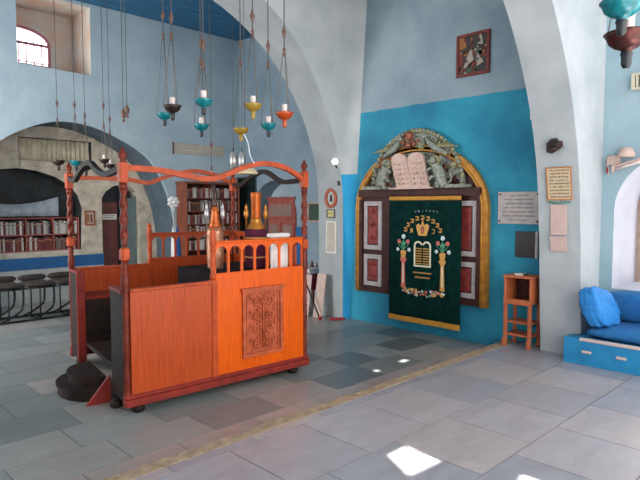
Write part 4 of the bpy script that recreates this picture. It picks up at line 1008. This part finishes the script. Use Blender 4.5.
# cabinet in arched niche
cbn = thing('wooden_cabinet', 'reddish wooden cabinet with panelled doors in the arched wall niche', 'cabinet', (6.95, 8.11, LOW))
Fc = frame((0, 0, 0), (0, -1, 0), (-1, 0, 0))
def bF(name, a, b, m, parent, F=Fc, bev=.004): q = MB(F); q.box(a, b, m, bev=bev); return q.build(name, parent)
bF('body', (-.39, -.36, 0), (.39, .0, 1.78), 'cabinet_wood', cbn); bF('top_board', (-.41, -.36, 1.78), (.41, .03, 1.82), 'cabinet_wood', cbn)
for a, b in ((-.37, -.01), (.01, .37)):
    d = bF('door', (a, .0, .1), (b, .02, 1.35), 'cabinet_wood', cbn)
    for z0, z1 in ((.15, .7), (.76, 1.3)):
        q = MB(Fc); q.box((a+.05, .02, z0), (b-.05, .028, z1), 'cabinet_glass', bev=.003); q.build('panel', d)
    q = MB(Fc); q.ball((b-.03 if a < 0 else a+.03, .035, .8), .015, 'gilt'); q.build('knob', d)
q = MB(Fc); q.box((-.36, .0, 1.42), (.36, .02, 1.72), 'cabinet_wood', bev=.004); q.box((-.31, .02, 1.46), (.31, .026, 1.68), 'cabinet_glass'); q.build('frieze_panel', cbn)
t = thing('dark_curtain', 'dark green-black drape hanging beside the tall bookcase in the corner', 'curtain', (6.92, 9.1, LOW))
q = MB(); n = 24; vs = []; fs = []
for i in range(n+1):
    y = -.26+.52*i/n; d = .02*math.sin(i*1.25); vs += [(d-.05, y, .6), (d-.05, y, 2.2), (d-.04, y, 2.2), (d-.04, y, .6)]
for i in range(n):
    for k in range(4): k2 = (k+1) % 4; fs.append((4*i+k, 4*i+k2, 4*i+4+k2, 4*i+4+k))
q.add(vs, fs, 'drape', True); q.build('cloth', t)
q = MB(); q.tube([(-.045, -.29, 2.21), (-.045, .29, 2.21)], .012, 'bronze'); q.build('rod', t)
# picture on side wall
t = wallX('framed_picture', 'small framed green picture on the side wall right of the cabinet', 'picture', 6.95, 7.36, 7.02, 1.25, 1.60, 'paint_green', .015, fr='beige_wood', frw=.03)
# small table with red cloth and bits
tb_ = thing('side_table', 'small side table with white top cloth over red cloth', 'table', (6.42, 6.75, LOW))
q = MB(); q.box((-.25, -.22, .61), (.28, .22, .64), 'case_wood', bev=.004); q.build('table_top', tb_)
q = MB(); q.box((-.27, -.24, .64), (.30, .24, .655), 'white_cloth', bev=.004); q.box((-.27, -.25, .57), (.30, -.24, .65), 'white_cloth'); q.box((-.28, -.24, .59), (-.27, .24, .65), 'white_cloth'); q.build('top_cloth', tb_)
q = MB(); q.box((-.262, -.232, .30), (-.25, .23, .61), 'red_cloth'); q.box((-.262, -.235, .30), (-.02, -.222, .61), 'red_cloth'); q.build('red_cloth', tb_)
for x in (-.24, .24):
    for y in (-.2, .2): bx('leg', (x-.02, y-.02, 0), (x+.02, y+.02, .61), 'case_wood', tb_)
for i, (dx, h, m) in enumerate(((0, .10, 'bead_wood'), (.12, .06, 'paper'), (-.1, .05, 'amber_wood'))):
    q = MB(); q.lathe([(.03, 0), (.035, h*.4), (.02, h*.8), (.022, h)], m, seg=10); tag(q.build('table_jar', loc=(6.35+dx, 6.65+.03*i, LOW+.656)), '%s small jar on the white cloth of the side table' % ('brown', 'pale', 'amber')[i], 'jar')
for i, (x, y, w, h, m, lean_, lb) in enumerate(((5.80, 6.34, .16, .56, 'straw', .10, 'tan board leaning behind the pier, farthest of the three'), (5.80, 6.20, .12, .62, 'paper_pink', .12, 'pale pink narrow board leaning beside the pier'), (5.78, 5.93, .18, .66, 'fixture_pink', .16, 'wide pale board leaning on the pier, nearest of the three'))):
    ez = Vector((lean_, 0, 1)).normalized(); q = MB(frame((0, 0, 0), (0, -1, 0), (-1, 0, lean_), ez)); q.box((-w/2, 0, 0), (w/2, .02, h), m, bev=.004)
    for k in range(3): q.box((-w/2+.015, -.004, .06+.18*k), (w/2-.015, 0, .16+.18*k), m)
    tag(q.build('leaning_board', loc=(x, y, LOW)), lb, 'board', 'boards leaning beside the pier')
q = MB(); q.tube([(5.70, 5.80, LOW+.01), (5.74, 6.16, .42)], .012, 'black_metal'); q.ball((5.70, 5.80, LOW+.03), (.03, .03, .03), 'red_cloth')
tag(q.build('broom_pole'), 'dark slanting pole leaning in front of the boards', 'pole')
q = MB(); rg = random.Random(4)
for i in range(9): q.ball((5.80+.018*i, 5.66-.012*i, LOW+.02), (.035, .025, .02), 'red_cloth')
tag(q.build('red_rag', loc=(0, 0, 0)), 'crumpled red cloth on the floor at the pier foot', 'cloth')
# flag pole with bow
t = thing('flag', 'furled white and blue flag on a pole before the back wall arch', 'flag', (5.05, 8.75, LOW))
q = MB(); q.lathe([(.14, 0), (.14, .02), (.03, .05), (.015, .08), (.015, 1.5), (.02, 1.52), (0, 1.56)], 'silver', seg=12); q.build('pole', t)
for nm, m, dx, w in (('white_fold', 'white_cloth', -.03, .045), ('blue_fold', 'blue_cloth', .05, .05)):
    q = MB(); q.lathe([(.006, 1.30), (w*.5, 1.22), (w*.8, 1.0), (w, .75), (w*1.1, .62)], m, (dx, -.03, 0), 14, rf=lambda a, z: 1+.25*math.cos(5*a+z*3)); q.build(nm, t)
q = MB()
for k in range(7): a = 2*PI*k/7; q.ball((.07*math.cos(a), 0, .07*math.sin(a)), (.055, .03, .035), 'white_cloth')
q.ball((0, -.02, 0), .035, 'white_cloth')
q.tube([(0, 0, -.03), (0, .0, -.16)], .012, 'white_cloth')
tag(q.build('ribbon_rosette', loc=(5.05, 8.75, 1.60)), 'white ribbon rosette at the top of the flag pole', 'rosette')

# alcove: books in the niche, net, picture, curtain, chairs
nf = frame((2.27, 10.22, 0), (1, 0, 0), (0, 1, 0))
bs = thing('niche_shelves', 'reddish brown two-row wooden shelf fitted in the arched stone niche', 'shelf', (2.26, 10.22, .76))
for nm, z in (('bottom_board', 0), ('shelf_board', .27), ('top_board', .555)): bx(nm, (0, 0, z), (1.75, .3, z+.02), 'cabinet_wood', bs)
for x in (.0, .43, .86, 1.30, 1.73): bx('divider', (x, .0, .0), (x+.018, .28, .56), 'cabinet_wood', bs)
for i, (z, lb, pal) in enumerate(((.781, 'lower', [0, 8, 1, 0, 8, 9, 3]), (1.051, 'upper', [3, 7, 5, 7, 8, 0, 2, 3]))):
    for j, (a, b) in enumerate(((.02, .42), (.45, .85), (.88, 1.29), (1.32, 1.72))):
        if j == 3 and False: pass
        books(frame((2.26, 10.24, 0), (1, 0, 0), (0, 1, 0)), a, b, z, .235, .18, '%%s book in the %s row, %s bay of niche shelf' % (lb, ('first', 'second', 'third', 'fourth')[j]), 'books in the niche shelf', 50+i*9+j, pal, 0)
q = MB(frame((2.26, 10.21, 1.36), (1, 0, 0), (0, 1, 0)))
n = 40; vs = []; fs = []
for i in range(n+1):
    x = 1.40*i/n; top = .36-.16*math.sin(PI*min(1, max(0, (x+.2)/1.7))); d = .012*math.sin(i*1.1)
    vs += [(x, d+.01, 0), (x, d+.01, top), (x, d+.018, top), (x, d+.018, 0)]
for i in range(n):
    for k in range(4): k2 = (k+1) % 4; fs.append((4*i+k, 4*i+k2, 4*i+4+k2, 4*i+4+k))
q.add(vs, fs, 'net_grey', True)
tag(q.build('partition_curtain'), 'sagging grey cloth strung across the stone niche above the books', 'curtain')
t = thing('framed_picture', 'small brown framed picture on the stone wall beside the doorway', 'picture', (4.19, 10.2, 1.18))
q = MB(Fb); q.prism(rect(-.09, 0, .09, .27), .001, .02, 'amber_wood', holes=[rect(-.065, .03, .065, .24)]); q.build('frame', t)
q = MB(Fb); q.box((-.065, .001, .03), (.065, .01, .24), 'paint_cream'); q.box((-.05, .01, .06), (-.01, .013, .2), 'paint_amber'); q.box((.01, .01, .06), (.04, .013, .2), 'paint_red'); q.build('print', t)
q = MB(frame((3.05, 10.27, 2.30), (1, 0, 0), (0, -1, 0))); n = 70; vs = []; fs = []
for i in range(n+1):
    x = .02+1.16*i/n; d = .012*math.sin(i*1.3); vs += [(x, d, 0), (x, d, .37), (x, d-.008, .37), (x, d-.008, 0)]
for i in range(n):
    for k in range(4): k2 = (k+1) % 4; fs.append((4*i+k, 4*i+k2, 4*i+4+k2, 4*i+4+k))
q.add(vs, fs, 'curtain_cream', True)
tag(q.build('niche_curtain'), 'cream pleated curtain in the high rectangular stone niche', 'curtain')
# row of chairs
def chair(x, y, label, first=[None]):
    if first[0] is None:
        t = thing('tube_chair', label, 'chair', (x, y, LOW), 'row of tube-legged chairs')
        s_ = pad((.40, .42, .07), 'seat_brown', 8, 8, .5, .003); o = s_.build('seat', t); o.location = (0, 0, .51)
        for dy in (-.2, .2):
            q = MB(); q.tube(smooth([(.17, dy, .49), (.17, dy, .27), (.12, dy, .15), (-.10, dy, .03), (-.18, dy, .016)]), .016, 'black_metal', 8); q.tube([(-.2, dy, .016), (.22, dy, .016)], .016, 'black_metal', 8); q.build('leg', t)
            q = MB(); q.tube([(-.02, dy, .48), (-.02, dy, .016)], .011, 'black_metal', 8); q.build('leg', t)
        q = MB(); q.tube([(-.2, -.2, .475), (.2, -.2, .475), (.2, .2, .475), (-.2, .2, .475)], .013, 'black_metal', 8, closed=True); q.build('seat_frame', t); q = MB(); q.tube([(-.1, -.2, .04), (-.1, .2, .04)], .01, 'black_metal', 8); q.build('crossbar', t)
        b = pad((.40, .05, .09), 'seat_brown', 8, 6, .5, .002); o = b.build('backrest', t); o.location = (0, .20, .585); first[0] = t; return t
    s = first[0]; t = s.copy(); COL.objects.link(t); t.location = (x, y, LOW); t['label'] = label
    for c in s.children: k = c.copy(); COL.objects.link(k); k.parent = t
    return t
for i, lb in enumerate(('black tube-legged chair below the niche, cut by the left edge', 'black tube-legged chair below the niche, second from the left edge', 'black tube-legged chair below the niche, third from the left edge', 'black tube-legged chair below the niche, fourth from the left edge', 'black tube-legged chair right behind the far platform post')):
    chair(1.99+.42*i, 8.86, lb)

# ------------------------------------------------------------------ light
w = bpy.data.worlds.new('world'); sc.world = w; w.use_nodes = True
bg = w.node_tree.nodes['Background']; bg.inputs[0].default_value = (1.0, .975, .94, 1); bg.inputs[1].default_value = 3.0
al = bpy.data.lights.new('left_bay_fill', 'AREA'); ao = bpy.data.objects.new('left_bay_fill', al); COL.objects.link(ao)  # fill lamp added outside the left opening to brighten the left bay
al.shape = 'RECTANGLE'; al.size = 2.9; al.size_y = 2.6; al.energy = 190; al.color = (1, .97, .93)
ao.location = (-1.4, 7.9, 2.15); ao.rotation_euler = (0, math.radians(-90), 0)
sl = bpy.data.lights.new('sun', 'SUN'); so = bpy.data.objects.new('sun', sl); COL.objects.link(so)
sl.energy = 22; sl.angle = math.radians(.5); sl.color = (1, .95, .86)
so.rotation_euler = S.to_track_quat('Z', 'Y').to_euler(); so.location = (2, -3, 8)
vs_ = sc.view_settings; vs_.view_transform = 'Standard'; vs_.look = 'None'; vs_.gamma = 1; vs_.exposure = .5; vs_.use_curve_mapping = False
